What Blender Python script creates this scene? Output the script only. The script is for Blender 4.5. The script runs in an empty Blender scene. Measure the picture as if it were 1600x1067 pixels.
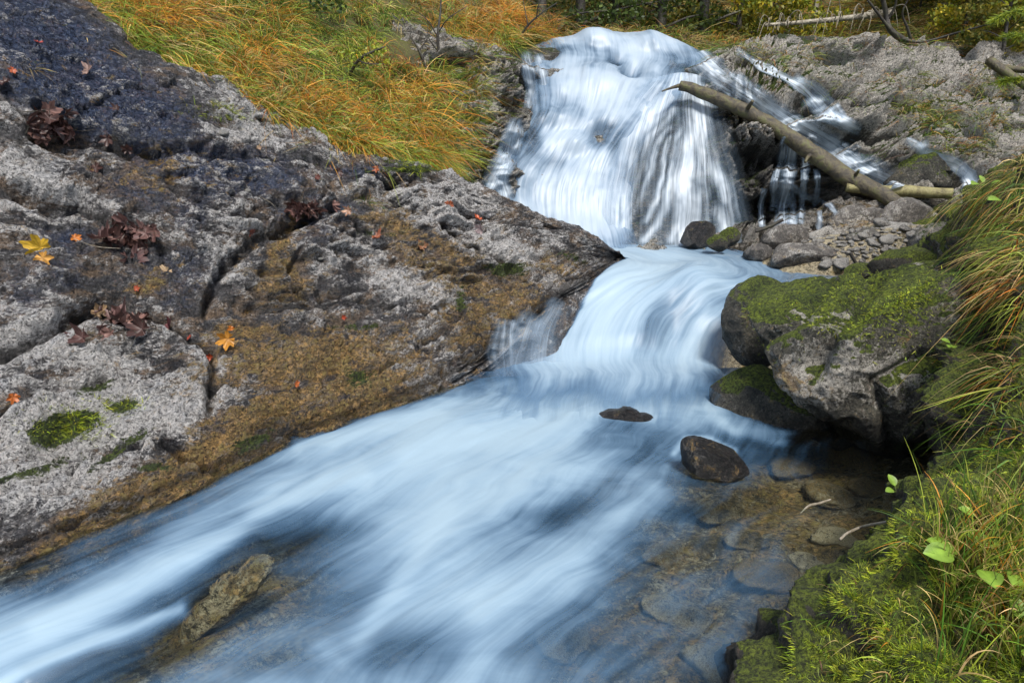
import bpy, math, random
import numpy as np
from mathutils import Vector, Matrix
from mathutils.bvhtree import BVHTree
random.seed(7); rng = np.random.default_rng(7)
scene = bpy.context.scene
COL = scene.collection
R = math.radians

# ------------------------------------------------------------ camera, world, sun, exposure
CAMZ, PITCH, FPX = 1.6, R(15), 1066.67
cd = bpy.data.cameras.new('camera'); cam = bpy.data.objects.new('camera', cd); COL.objects.link(cam)
cam.location = (0, 0, CAMZ); cam.rotation_euler = (R(90) - PITCH, 0, 0)
cd.sensor_width = 36; cd.lens = 24; cd.clip_start = 0.05; cd.clip_end = 400
scene.camera = cam
SUN_EL, SUN_AZ = R(58), R(160)     # azimuth clockwise from +Y
w = bpy.data.worlds.new('World'); scene.world = w; w.use_nodes = True
wn = w.node_tree; bgn = wn.nodes['Background']
sky = wn.nodes.new('ShaderNodeTexSky'); sky.sky_type = 'NISHITA'; sky.sun_disc = False
sky.sun_elevation = SUN_EL; sky.sun_rotation = SUN_AZ; sky.air_density = 1.0; sky.dust_density = 1.5
ov = wn.nodes.new('ShaderNodeMix'); ov.data_type = 'RGBA'; ov.inputs[0].default_value = .45; ov.inputs[7].default_value = (5.2, 5.8, 6.6, 1)   # thin cloud veil
wn.links.new(sky.outputs[0], ov.inputs[6]); wn.links.new(ov.outputs[2], bgn.inputs[0]); bgn.inputs[1].default_value = 0.095
sl = bpy.data.lights.new('sun', 'SUN'); sl.energy = 3.0; sl.angle = R(14); sl.color = (1, .95, .88)
so = bpy.data.objects.new('sun', sl); COL.objects.link(so)
sd = Vector((math.sin(SUN_AZ) * math.cos(SUN_EL), math.cos(SUN_AZ) * math.cos(SUN_EL), math.sin(SUN_EL)))
so.rotation_euler = sd.to_track_quat('Z', 'Y').to_euler(); so.location = sd * 20
scene.view_settings.view_transform = 'Standard'; scene.view_settings.look = 'None'
scene.view_settings.exposure = 0.92
scene.cycles.transparent_max_bounces = 40; scene.view_settings.gamma = 1

# ------------------------------------------------------------ maths helpers
cP, sP = math.cos(PITCH), math.sin(PITCH)
def ray(px, py):
    px = np.asarray(px, float); py = np.asarray(py, float)
    x = (px - 800) / FPX; y = (533.5 - py) / FPX
    return np.stack([x, cP + y * sP, -sP + y * cP], -1)
def P(px, py, Y):
    d = ray(px, py); t = np.asarray(Y, float) / d[..., 1]
    p = d * t[..., None]; p[..., 2] += CAMZ
    return p
def PZ(px, py, z):
    d = ray(px, py); t = (z - CAMZ) / d[..., 2]
    p = d * t[..., None]; p[..., 2] += CAMZ
    return p
def proj(p):
    q = p - np.array([0, 0, CAMZ]); f = q[..., 1] * cP - q[..., 2] * sP; u = q[..., 1] * sP + q[..., 2] * cP
    f = np.maximum(f, 1e-3)
    return 800 + FPX * q[..., 0] / f, 533.5 - FPX * u / f
def _h(ix, iy, iz, s):
    h = (ix.astype(np.uint32) * np.uint32(374761393) + iy.astype(np.uint32) * np.uint32(668265263)
         + iz.astype(np.uint32) * np.uint32(2147483647) + np.uint32(s * 974711 + 13))
    h = (h ^ (h >> np.uint32(13))) * np.uint32(1274126177); h ^= h >> np.uint32(16)
    h = h * np.uint32(2246822519); h ^= h >> np.uint32(15)
    return h.astype(np.float64) / 4294967295.0 * 2 - 1
def vnoise(p, s=0):
    i = np.floor(p).astype(np.int64); f = p - i; f = f * f * f * (f * (f * 6 - 15) + 10)
    r = 0
    for a in (0, 1):
        for b in (0, 1):
            for c in (0, 1):
                wgt = (f[..., 0] if a else 1 - f[..., 0]) * (f[..., 1] if b else 1 - f[..., 1]) * (f[..., 2] if c else 1 - f[..., 2])
                r = r + wgt * _h(i[..., 0] + a, i[..., 1] + b, i[..., 2] + c, s)
    return r
def fbm(p, sc=1., o=5, s=0, g=.5, ridge=False):
    p = np.asarray(p, float); r = 0; a = 1; tot = 0; q = p * sc
    for k in range(o):
        n = vnoise(q + 17.3 * k, s + k)
        if ridge: n = 1 - 2 * np.abs(n)
        r = r + a * n; tot += a; a *= g; q = q * 2.03
    return r / tot
def ss(x, a, b):
    t = np.clip((x - a) / (b - a), 0, 1); return t * t * (3 - 2 * t)
def cr(A, n, axis):
    A = np.moveaxis(np.asarray(A, float), axis, 0); m = A.shape[0]
    E = np.concatenate([2 * A[:1] - A[1:2], A, 2 * A[-1:] - A[-2:-1]])
    t = np.linspace(0, m - 1, n); i = np.minimum(t.astype(int), m - 2); f = (t - i).reshape((-1,) + (1,) * (A.ndim - 1))
    p0, p1, p2, p3 = E[i], E[i + 1], E[i + 2], E[i + 3]
    r = .5 * (2 * p1 + (p2 - p0) * f + (2 * p0 - 5 * p1 + 4 * p2 - p3) * f ** 2 + (3 * p1 - p0 - 3 * p2 + p3) * f ** 3)
    return np.moveaxis(r, 0, axis)
def patch(ctrl, nv, nu):
    return cr(cr(np.asarray(ctrl, float), nv, 0), nu, 1)
def normals(G):
    du = np.gradient(G, axis=1); dv = np.gradient(G, axis=0); n = np.cross(du, dv)
    n /= np.linalg.norm(n, axis=-1, keepdims=True) + 1e-9
    return n
def blur(A, ku, kv):
    for ax, k in ((0, kv), (1, ku)):
        for _ in range(k):
            E = np.concatenate([np.take(A, [0], ax), A, np.take(A, [-1], ax)], ax); n_ = A.shape[ax]
            A = (np.take(E, range(n_), ax) + 2 * A + np.take(E, range(2, n_ + 2), ax)) / 4
    return A
def faceup(n, ref=(0, -.3, 1)):
    s = np.sign((n * np.array(ref)).sum(-1, keepdims=True)); s[s == 0] = 1
    return n * s
def seg_dist(px, py, poly):
    d = np.full(px.shape, 1e9)
    for (a, b), (c, e) in zip(poly[:-1], poly[1:]):
        vx, vy = c - a, e - b; t = np.clip(((px - a) * vx + (py - b) * vy) / (vx * vx + vy * vy), 0, 1)
        d = np.minimum(d, np.hypot(px - a - t * vx, py - b - t * vy))
    return d
def blobs(px, py, lst):
    r = np.zeros(px.shape)
    for b in lst:
        x, y, rx, ry, k = b[:5]; a = R(b[5]) if len(b) > 5 else 0
        dx, dy = px - x, py - y; u = dx * math.cos(a) + dy * math.sin(a); v = -dx * math.sin(a) + dy * math.cos(a)
        r = np.maximum(r, k * np.exp(-((u / rx) ** 2 + (v / ry) ** 2)))
    return r

# ------------------------------------------------------------ object helpers
def tag(o, label=None, cat=None, group=None, kind=None):
    if label: o['label'] = label
    if cat: o['category'] = cat
    if group: o['group'] = group
    if kind: o['kind'] = kind
    return o
def raw_mesh(name, V, F, mat, parent=None, attrs=None, uv=None, smooth=True, cols=None):
    V = np.asarray(V, np.float32).reshape(-1, 3); F = np.asarray(F, np.int32)
    me = bpy.data.meshes.new(name); n, k = F.shape
    me.vertices.add(len(V)); me.vertices.foreach_set('co', V.ravel())
    me.loops.add(n * k); me.loops.foreach_set('vertex_index', F.ravel())
    me.polygons.add(n); me.polygons.foreach_set('loop_start', np.arange(n, dtype=np.int32) * k)
    if smooth: me.polygons.foreach_set('use_smooth', np.ones(n, bool))
    me.update(calc_edges=True)
    for a, v in (attrs or {}).items():
        at = me.attributes.new(a, 'FLOAT', 'POINT'); at.data.foreach_set('value', np.asarray(v, np.float32).ravel())
    if cols is not None:
        c = np.ones((len(V), 4), np.float32); c[:, :3] = cols
        at = me.attributes.new('tint', 'FLOAT_COLOR', 'POINT'); at.data.foreach_set('color', c.ravel())
    if uv is not None:
        ul = me.uv_layers.new(name='UVMap'); ul.data.foreach_set('uv', np.asarray(uv, np.float32).reshape(-1, 2)[F.ravel()].ravel())
    if mat: me.materials.append(mat)
    o = bpy.data.objects.new(name, me); COL.objects.link(o)
    if parent: o.parent = parent
    return o
def gfaces(nv, nu, wrap=False):
    i = np.arange(nv - 1)[:, None] * nu; j = np.arange(nu if wrap else nu - 1)[None]; j2 = (j + 1) % nu
    return np.stack([i + j, i + j2, i + nu + j2, i + nu + j], -1).reshape(-1, 4)
def grid_obj(name, G, mat, attrs=None, uv=None, parent=None, **k):
    F = gfaces(*G.shape[:2])
    n = normals(G)
    if (n[..., 2].mean()) < 0 : F = F[:, ::-1]
    return raw_mesh(name, G, F, mat, parent, attrs, uv, **k)
def bvh_of(G):
    F = gfaces(*G.shape[:2]); return BVHTree.FromPolygons(G.reshape(-1, 3).tolist(), F.tolist())
def hit(bv, px, py):
    d = Vector(ray(px, py)).normalized(); r = bv.ray_cast(Vector((0, 0, CAMZ)), d)
    return (r[0], r[1] if r[1].dot(d) < 0 else -r[1]) if r[0] is not None else (None, None)
def empty(name, loc, label=None, cat=None, group=None):
    o = bpy.data.objects.new(name, None); COL.objects.link(o); o.location = loc; o.empty_display_size = .1
    return tag(o, label, cat, group)

# ------------------------------------------------------------ material helpers
class NT:
    def __init__(s, name):
        s.m = bpy.data.materials.new(name); s.m.use_nodes = True; s.t = s.m.node_tree; s.t.nodes.clear()
        s.out = s.t.nodes.new('ShaderNodeOutputMaterial')
    def n(s, typ, **k):
        nd = s.t.nodes.new('ShaderNode' + typ)
        for a, v in k.items():
            if a.startswith('i_'):
                key = a[2:]; key = int(key) if key.isdigit() else key.replace('_', ' ')
                s.put(nd.inputs[key], v)
            else: setattr(nd, a, v)
        return nd
    def put(s, inp, v):
        if isinstance(v, bpy.types.NodeSocket): s.t.links.new(v, inp)
        elif v is not None:
            if isinstance(v, tuple) and len(v) == 3 and inp.type == 'RGBA': v = v + (1,)
            inp.default_value = v
    def math(s, op, a, b=0., c=None, clamp=False):
        nd = s.n('Math', operation=op, use_clamp=clamp); s.put(nd.inputs[0], a); s.put(nd.inputs[1], b)
        if c is not None: s.put(nd.inputs[2], c)
        return nd.outputs[0]
    def mix(s, f, a, b, mode='MIX'):
        nd = s.n('Mix', data_type='RGBA', blend_type=mode); s.put(nd.inputs[0], f); s.put(nd.inputs[6], a); s.put(nd.inputs[7], b); return nd.outputs[2]
    def noise(s, v, sc, det=6, ro=.6, dist=0.):
        nd = s.n('TexNoise'); s.put(nd.inputs['Vector'], v); nd.inputs['Scale'].default_value = sc
        nd.inputs['Detail'].default_value = det; nd.inputs['Roughness'].default_value = ro; nd.inputs['Distortion'].default_value = dist; return nd.outputs[0]
    def ramp(s, f, a, b, lo=0., hi=1.):
        nd = s.n('MapRange', interpolation_type='SMOOTHSTEP'); s.put(nd.inputs[0], f); s.put(nd.inputs[1], a); s.put(nd.inputs[2], b)
        s.put(nd.inputs[3], lo); s.put(nd.inputs[4], hi); return nd.outputs[0]
    def attr(s, a, col=False):
        nd = s.n('Attribute', attribute_name=a); return nd.outputs[0 if col else 2]
    def vscale(s, v, sc, rot=(0, 0, 0)):
        nd = s.n('Mapping'); s.put(nd.inputs[0], v); nd.inputs['Scale'].default_value = sc; nd.inputs['Rotation'].default_value = rot; return nd.outputs[0]
    def bump(s, h, dist, strength=1., nrm=None):
        nd = s.n('Bump'); s.put(nd.inputs['Height'], h); nd.inputs['Distance'].default_value = dist; nd.inputs['Strength'].default_value = strength
        if nrm is not None: s.put(nd.inputs['Normal'], nrm)
        return nd.outputs[0]
    def done(s, sh): s.t.links.new(sh, s.out.inputs[0]); return s.m

def rock_material(name, dark, mid, light, lightness=.5, ochre=(.60, .36, .12), moss=(.075, .105, .012), upmoss=0., streak=(1, 1, 1), rough=.5, scale=1., wetshade=.35, tan=0.):
    t = NT(name); co = t.n('TexCoord').outputs['Object']; geo = t.n('NewGeometry').outputs['Normal']
    v = t.vscale(co, streak)
    n1 = t.noise(v, 2.2 * scale, 8, .62, .4); n2 = t.noise(v, 8 * scale, 10, .74, .5); n3 = t.noise(co, 55 * scale, 6, .8, .3)
    n4 = t.noise(v, 24 * scale, 9, .78, .8); n5 = t.noise(t.vscale(co, (1, 1, 1), (.4, .9, .3)), 17 * scale, 9, .75, 1.)
    white = t.attr('white'); blue = t.attr('blue'); och = t.attr('ochre'); ms = t.attr('moss'); wet = t.attr('wet')
    rid = t.math('ABSOLUTE', t.math('SUBTRACT', n5, .5))          # thin meandering fissures
    fis = t.ramp(rid, .0, .028)
    f = t.math('ADD', t.math('MULTIPLY', n1, .4), t.math('MULTIPLY', n2, .6))
    c = t.mix(t.ramp(f, .40, .58), dark, mid)
    c = t.mix(t.math('MULTIPLY', t.ramp(t.noise(v, 3.7 * scale, 6, .7, .8), .47, .62), tan), c, (.36, .25, .16))
    c = t.mix(t.math('MULTIPLY', t.ramp(t.math('ADD', blue, t.math('MULTIPLY', t.math('SUBTRACT', n2, .5), 3.4)), .25, 1.15), .8, clamp=True), c, t.mix(t.ramp(n4, .4, .6), (.035, .06, .14), (.10, .145, .26)))  # blue colour stands in for sky reflected off damp rock
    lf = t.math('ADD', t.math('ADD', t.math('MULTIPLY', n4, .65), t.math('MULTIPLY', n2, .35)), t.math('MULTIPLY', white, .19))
    lf = t.math('SUBTRACT', lf, t.math('MULTIPLY', blue, .035)); lf = t.math('ADD', lf, t.math('MULTIPLY', t.math('SUBTRACT', n1, .5), .5))
    c = t.mix(t.ramp(lf, .60 - .14 * lightness, .68 - .14 * lightness), c, light)
    c = t.mix(t.math('MULTIPLY', t.ramp(n5, .56, .66), .5), c, (.24, .14, .11))
    of = t.math('ADD', och, t.math('MULTIPLY', t.math('SUBTRACT', n2, .5), 3.8))
    c = t.mix(t.math('MULTIPLY', t.ramp(of, .3, .7), .85), c, t.mix(t.ramp(n4, .42, .58), t.mix(t.ramp(n5, .42, .58), tuple(x * 1.3 for x in ochre), (ochre[0] * .75, ochre[1] * .95, ochre[2] * .8)), tuple(x * .38 for x in ochre)))
    c = t.mix(t.math('MULTIPLY', t.ramp(n3, .52, .60), .9), c, tuple(x * .12 for x in dark))
    c = t.mix(t.math('MULTIPLY', t.ramp(n3, .43, .35), t.math('ADD', .3, t.math('MULTIPLY', white, .5)), clamp=True), c, tuple(min(.9, x * 1.35) for x in light))
    c = t.mix(t.math('MULTIPLY', t.ramp(fis, 1., 0.), .8), c, tuple(x * .2 for x in dark))
    c = t.mix(t.ramp(t.math('ADD', wet, t.math('MULTIPLY', t.math('SUBTRACT', n1, .5), 1.2)), .3, .8), c, t.mix(1., c, (wetshade,) * 3, 'MULTIPLY'))  # wet tone, and the shade painted into grooves and hollows
    up = t.n('SeparateXYZ', i_0=geo).outputs[2]
    mf = t.math('ADD', ms, t.math('MULTIPLY', t.math('SUBTRACT', t.math('ADD', t.math('MULTIPLY', n2, .6), t.math('MULTIPLY', n4, .4)), .5), 3.2))
    if upmoss: mf = t.math('ADD', mf, t.math('MULTIPLY', t.math('SUBTRACT', up, .35), upmoss))
    mm = t.ramp(mf, .42, .55)
    mc = t.mix(t.ramp(n3, .38, .6), tuple(x * 2.1 for x in moss), tuple(x * .25 for x in moss)); mc = t.mix(t.ramp(n2, .4, .62), mc, t.mix(1., mc, (.45, .5, .6), 'MULTIPLY'))
    c = t.mix(mm, c, mc)
    h = t.math('ADD', t.math('MULTIPLY', n2, 1.4), t.math('MULTIPLY', n4, .8))
    h = t.math('SUBTRACT', h, t.math('MULTIPLY', n3, .35)); h = t.math('ADD', h, t.math('MULTIPLY', fis, .12))
    b = t.bump(h, .11 / scale, 1.)
    rg = t.math('SUBTRACT', rough, t.math('MULTIPLY', t.math('MAXIMUM', wet, blue), .22)); rg = t.math('ADD', rg, t.math('MULTIPLY', mm, .4)); rg = t.math('ADD', rg, t.math('MULTIPLY', n3, .2))
    bs = t.n('BsdfPrincipled', i_Base_Color=c, i_Roughness=rg, i_Normal=b)
    return t.done(bs.outputs[0])

def tint_material(name, rough=.6, trans=.35, mul=1.):
    t = NT(name); c = t.attr('tint', True)
    co = t.n('TexCoord').outputs['Object']; n = t.noise(co, 30, 3)
    c = t.mix(.5, c, t.mix(t.ramp(n, .3, .7), (.55 * mul,) * 3, (1.3 * mul,) * 3), 'MULTIPLY')
    a = t.n('BsdfPrincipled', i_Base_Color=c, i_Roughness=rough).outputs[0]; b = t.n('BsdfTranslucent', i_Color=c).outputs[0]
    return t.done(t.n('MixShader', i_0=trans, i_1=a, i_2=b).outputs[0])

def bark_material(name, a, b, moss=0.):
    t = NT(name); co = t.n('TexCoord').outputs['Object']; n1 = t.noise(co, 9, 8, .7, .5); n2 = t.noise(co, 60, 5, .7)
    c = t.mix(t.ramp(n1, .35, .65), a, b); c = t.mix(t.math('MULTIPLY', t.ramp(n2, .5, .7), .6), c, tuple(x * .3 for x in a))
    if moss: c = t.mix(t.math('MULTIPLY', t.ramp(n1, .48, .62), moss), c, (.07, .09, .015))
    bs = t.n('BsdfPrincipled', i_Base_Color=c, i_Roughness=.55, i_Normal=t.bump(t.math('ADD', n1, t.math('MULTIPLY', n2, .4)), .02))
    return t.done(bs.outputs[0])

def water_material(name, clear=True, k=1.3, sx=11., sy=1.1, strand=False, lo=(.16, .28, .46), hi=(.62, .72, .80), iso=.3, warp=.25):
    t = NT(name); uv = t.n('UVMap').outputs[0]
    wv = t.n('TexNoise', i_Vector=uv, i_Scale=1.3, i_Detail=2.).outputs[1]
    uvw = t.n('VectorMath', operation='ADD', i_0=uv, i_1=t.n('VectorMath', operation='SCALE', i_0=t.n('VectorMath', operation='SUBTRACT', i_0=wv, i_1=(.5, .5, .5)).outputs[0], i_Scale=warp).outputs[0]).outputs[0]
    s1 = t.noise(t.vscale(uvw, (sx, sy, 1)), 1, 4, .55, .2); s2 = t.noise(t.vscale(uvw, (sx * 3.2, sy * 1.6, 1)), 1, 3, .6); s3 = t.noise(t.vscale(uvw, (2.4, .8, 1)), 1, 4, .55, .3)
    s4 = t.noise(uvw, 2.6, 5, .55, .5)
    foam = t.attr('foam'); an = 1 - iso
    st = t.math('ADD', t.math('MULTIPLY', s1, .42 * an), t.math('MULTIPLY', s2, .2 * an)); st = t.math('ADD', st, t.math('MULTIPLY', s3, .38 * an)); st = t.math('ADD', st, t.math('MULTIPLY', s4, iso))
    if strand:
        a = t.math('MULTIPLY', foam, t.ramp(st, .33, .66, .12, 1.15), clamp=True); d = t.math('ADD', t.math('MULTIPLY', foam, .6), t.math('SUBTRACT', t.math('MULTIPLY', st, 2.2), .7))
    else:
        d = t.math('ADD', foam, t.math('MULTIPLY', t.math('SUBTRACT', st, .5), k))
        a = t.math('MULTIPLY', t.ramp(d, .0, 1.), t.ramp(foam, 0., .15))
    c = t.mix(t.ramp(d, .25, 1.35), lo, hi)
    b = t.bump(st, .03, .3)
    fo = t.n('BsdfPrincipled', i_Base_Color=c, i_Roughness=.45, i_Normal=b).outputs[0]
    fo = t.n('MixShader', i_0=.25, i_1=fo, i_2=t.n('BsdfTranslucent', i_Color=c).outputs[0]).outputs[0]
    if clear:
        tp = t.n('BsdfTransparent', i_Color=(.84, .88, .84)).outputs[0]; gl = t.n('BsdfGlossy', i_Color=(.9, .95, 1.), i_Roughness=.25, i_Normal=b).outputs[0]
        base = t.n('MixShader', i_0=t.math('MULTIPLY', t.n('Fresnel', i_IOR=1.33).outputs[0], .5), i_1=tp, i_2=gl).outputs[0]
    else: base = t.n('BsdfTransparent', i_Color=(1, 1, 1)).outputs[0]
    return t.done(t.n('MixShader', i_0=a, i_1=base, i_2=fo).outputs[0])

M_slab = rock_material('slab_rock', (.05, .05, .06), (.25, .24, .24), (.88, .85, .83), .54, tan=.85, streak=(1, 1, 1.9), rough=.42)
M_cliff = rock_material('cliff_rock', (.045, .042, .032), (.20, .18, .14), (.74, .69, .62), .75, tan=.35, streak=(1, 1, 3.), rough=.5, upmoss=.85, scale=.8, wetshade=.3)
M_boulder = rock_material('boulder_rock', moss=(.12, .155, .012), dark=(.05, .05, .04), mid=(.19, .175, .13), light=(.66, .62, .55), lightness=.5, upmoss=1.25, rough=.6)
M_mossy = rock_material('mossy_rock', moss=(.12, .15, .013), dark=(.03, .028, .02), mid=(.11, .10, .07), light=(.38, .36, .32), lightness=.3, upmoss=1.5, rough=.6, scale=1.4)
M_stone = rock_material('stone', (.11, .10, .09), (.30, .27, .24), (.70, .67, .62), .6, upmoss=.25, rough=.6, scale=2.2)
M_wet = rock_material('wet_rock', (.02, .02, .022), (.08, .075, .07), (.36, .34, .34), .2, upmoss=.35, rough=.3, scale=2.)
M_bed = rock_material('bed_rock', (.10, .08, .035), (.42, .30, .13), (.8, .68, .45), .55, upmoss=0., rough=.6, scale=.7)
M_grass = tint_material('grass_blades'); M_leaf = tint_material('leaf', .45, .3); M_foliage = tint_material('foliage', .55, .4)
M_water = water_material('stream_water', True, 1.9, 8., .6, iso=.3, warp=.42, lo=(.07, .17, .31), hi=(.35, .475, .57))
M_casc = water_material('cascade_foam', False, 1.7, 10., .6, iso=.12, lo=(.07, .17, .31), hi=(.40, .515, .60))
M_fall = water_material('fall_water', False, 1.9, 12., .45, strand=False, iso=.1, lo=(.10, .19, .31), hi=(.42, .50, .58))
M_veil = water_material('veil_water', False, 2.8, 15., .7, iso=.05, hi=(.70, .77, .84))
M_log = bark_material('log_bark', (.03, .024, .015), (.13, .10, .05), .6)
M_pale = bark_material('pale_wood', (.16, .13, .09), (.42, .38, .30))
M_dark = bark_material('dark_bark', (.025, .02, .016), (.07, .06, .05), .2)
t = NT('soil'); co = t.n('TexCoord').outputs['Object']; n1 = t.noise(co, 3, 8, .7); n2 = t.noise(co, 30, 6, .7)
c = t.mix(t.ramp(n1, .35, .65), (.035, .03, .012), (.09, .085, .02)); c = t.mix(t.ramp(n2, .5, .7), c, (.14, .09, .035))
M_soil = t.done(t.n('BsdfPrincipled', i_Base_Color=c, i_Roughness=.9, i_Normal=t.bump(n2, .05)).outputs[0])

ZA = ('white', 'blue', 'ochre', 'moss', 'wet')
def zero_attrs(n, **k): return {a: (np.full(n, k[a]) if a in k and np.isscalar(k[a]) else k.get(a, np.zeros(n))) for a in ZA}

# ------------------------------------------------------------ terrain: left rock slab
bot = [(-420, 1030), (0, 862), (180, 792), (350, 722), (500, 662), (640, 612), (742, 560), (850, 472), (965, 404)]
botz = [-.02, 0, 0, 0, .0, .02, .12, .5, .64]
top = [(-420, -140, 4.6), (0, -15, 5.0), (160, 62, 5.3), (300, 118, 5.5), (430, 196, 5.75), (560, 247, 6.0), (680, 264, 6.2), (800, 318, 6.35), (968, 400, 6.62)]
rows = []
B = [PZ(x, y, z) for (x, y), z in zip(bot, botz)]; T = [P(*q) for q in top]
ush = [.35, .35, .35, .35, .35, .3, .16, .12, .2]
under = [b + np.array([k_, -.25 if k_ > .2 else -.05, -.42]) for b, k_ in zip(B, ush)]
rows.append(under); rows.append([b + np.array([.34 * k_, -.1 if k_ > .2 else -.02, -.1]) for b, k_ in zip(B, ush)]); rows.append(B)
for f, yf in ((.16, .22), (.33, .42), (.5, .58), (.67, .73), (.84, .87)):
    rr = []
    for (x0, y0), b, (x1, y1, Y1) in zip(bot, B, top):
        rr.append(P(x0 + (x1 - x0) * f, y0 + (y1 - y0) * f, b[1] + (Y1 - b[1]) * yf))
    rows.append(rr)
rows.append(T)
rows.append([q + np.array([.25, .45, -.10 - .02 * i]) for i, q in enumerate(T)])
rows.append([q + np.array([.45, 1.0, -.45 - .03 * i]) for i, q in enumerate(T)])
S0 = patch(rows, 420, 560)
Nn = faceup(normals(S0)); px, py = proj(S0)
vv = np.linspace(0, len(rows) - 1, 420)[:, None] * np.ones((1, 560))
uu = np.linspace(0, 8, 560)[None] * np.ones((420, 1))
fade = np.ones_like(px)
st = np.stack([uu * .9, vv * 2.6, np.zeros_like(uu)], -1) + .35 * np.stack([fbm(S0, 1.5, 3, 40), fbm(S0, 1.5, 3, 41), 0 * uu], -1)
D = .16 * fbm(S0, 1.15, 3, 1) + .12 * fbm(S0, 3.6, 5, 2, .55) + .10 * fbm(st, 1.4, 6, 3, .55, ridge=True) + .032 * fbm(S0 * [1, 1, 1.8], 10, 5, 4, .6, ridge=True)
lay = (uu * .25 + vv * 1.15 + 1.1 * fbm(S0, 1.1, 4, 44)) ; D += .03 * np.tanh(5 * (np.abs((lay % 1) - .5) - .22)) * ss(fbm(S0, .9, 2, 45), -.2, .2)
GR = np.zeros_like(px)
def groove(poly, wd, dp):
    global D, GR
    dd = seg_dist(px + 9 * fbm(S0, 6, 3, 77), py + 9 * fbm(S0, 6, 3, 78), poly); gd = np.exp(-(dd / (wd * 1.15)) ** 2); D = D - 2.6 * dp * gd; GR = np.maximum(GR, gd)
groove([(325, 480), (350, 420), (400, 378), (500, 335), (600, 292), (680, 275)], 9, .05)
groove([(60, 175), (120, 205), (190, 232), (330, 240), (520, 255)], 8, .035)
groove([(0, 300), (110, 330), (170, 355), (250, 395)], 12, .05)
groove([(0, 560), (80, 520), (150, 485), (230, 500), (330, 545)], 11, .06)
groove([(330, 545), (335, 600), (325, 660)], 8, .05)
groove([(0, 660), (60, 620), (160, 590)], 9, .04)
groove([(60, 740), (150, 690), (260, 690), (330, 740)], 10, .04)
groove([(340, 590), (430, 620), (560, 600), (640, 560), (700, 520)], 9, .045)
groove([(545, 480), (640, 480), (720, 500)], 8, .04)
groove([(600, 300), (700, 360), (800, 410), (900, 430)], 6, .03)
groove([(110, 140), (220, 260), (330, 330), (520, 400)], 7, .022)
D -= blobs(px, py, [(455, 465, 90, 28, .11, -8), (200, 385, 40, 22, .05), (195, 505, 40, 18, .05), (560, 300, 40, 10, .03), (780, 425, 45, 18, .05), (690, 585, 60, 14, .06), (490, 650, 40, 15, .05)])
D += blobs(px, py, [(450, 400, 90, 35, .06), (230, 590, 90, 40, .06), (60, 430, 90, 40, .05), (640, 560, 50, 20, .05), (590, 345, 90, 20, .04)])
# ledge steps near the water
D += .03 * np.tanh(4 * fbm(np.stack([uu * 1.2, vv * 5, 0 * uu], -1), 1, 3, 9)) * ss(py, 480, 620)
for sc_, sd_, wd_, dp_ in ((1.1, 141, .022, .05), (2.1, 142, .03, .03), (4.2, 143, .05, .015)):
    nz_ = fbm(S0 * [1, 1, 1.6] + .25 * fbm(S0, 3, 3, sd_ + 5)[..., None], sc_, 3, sd_); ck = np.exp(-(nz_ / wd_) ** 2) * ss(fbm(S0, .8, 2, sd_ + 9), -.15, .15); D -= dp_ * ck; GR = np.maximum(GR, .8 * ck)
    D += dp_ * .6 * np.tanh(nz_ / wd_ * .6)
edge_f = (1 - .8 * np.exp(-((px - 965) ** 2 / 70 ** 2 + (py - 410) ** 2 / 50 ** 2))) * ss(vv, .5, 2.) * (1 - .55 * ss(vv, 6.6, 8)) 
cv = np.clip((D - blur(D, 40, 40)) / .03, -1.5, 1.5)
S = S0 + Nn * (D * (edge_f * .85 + .15))[..., None]
px, py = proj(S)
wline = seg_dist(px, py, bot)
a_white = blobs(px, py, [(200, 620, 150, 90, 1.), (90, 700, 140, 90, .9), (60, 520, 110, 60, .6), (700, 330, 130, 40, .8, 25), (620, 420, 130, 50, .6, 20), (380, 200, 60, 25, .8), (330, 330, 80, 90, .5), (800, 390, 100, 30, .9, 25), (60, 300, 80, 70, .55), (600, 560, 120, 40, .5)])
a_blue_sheen = blobs(px, py, [(220, 300, 120, 40, .7, 20), (520, 320, 90, 25, .7, 15), (30, 470, 60, 60, .6), (280, 420, 90, 50, .75), (480, 350, 80, 40, .7), (150, 150, 190, 75, 1.5, 25), (60, 60, 150, 80, 1.4, 30), (330, 260, 170, 50, 1.2, 10), (100, 380, 60, 60, .7), (90, 430, 70, 40, .7), (450, 340, 70, 40, .6), (560, 270, 60, 20, .8), (270, 450, 60, 60, .6), (470, 300, 90, 30, .5), (300, 310, 40, 80, .7)])  # sky sheen on damp rock painted in as blue patches
a_och = blobs(px, py, [(300, 770, 260, 34, .8, -24), (560, 640, 140, 30, .8, -12), (150, 830, 120, 30, .7, -20), (480, 560, 170, 45, .85, -5), (440, 430, 60, 60, .5), (700, 430, 110, 30, .55, 25), (800, 480, 60, 60, .6), (420, 640, 120, 25, .85, -20), (330, 700, 130, 22, .85, -25), (590, 560, 110, 40, .55), (560, 600, 100, 20, .9, -12), (430, 400, 20, 90, .55, 25), (620, 350, 30, 90, .5, -55), (700, 390, 90, 25, .5, 25), (380, 520, 60, 20, .7), (210, 760, 120, 20, .7, -20), (240, 440, 40, 18, .6, -30), (250, 270, 120, 40, .35), (740, 510, 60, 70, .5), (860, 420, 70, 25, .4)])
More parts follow.
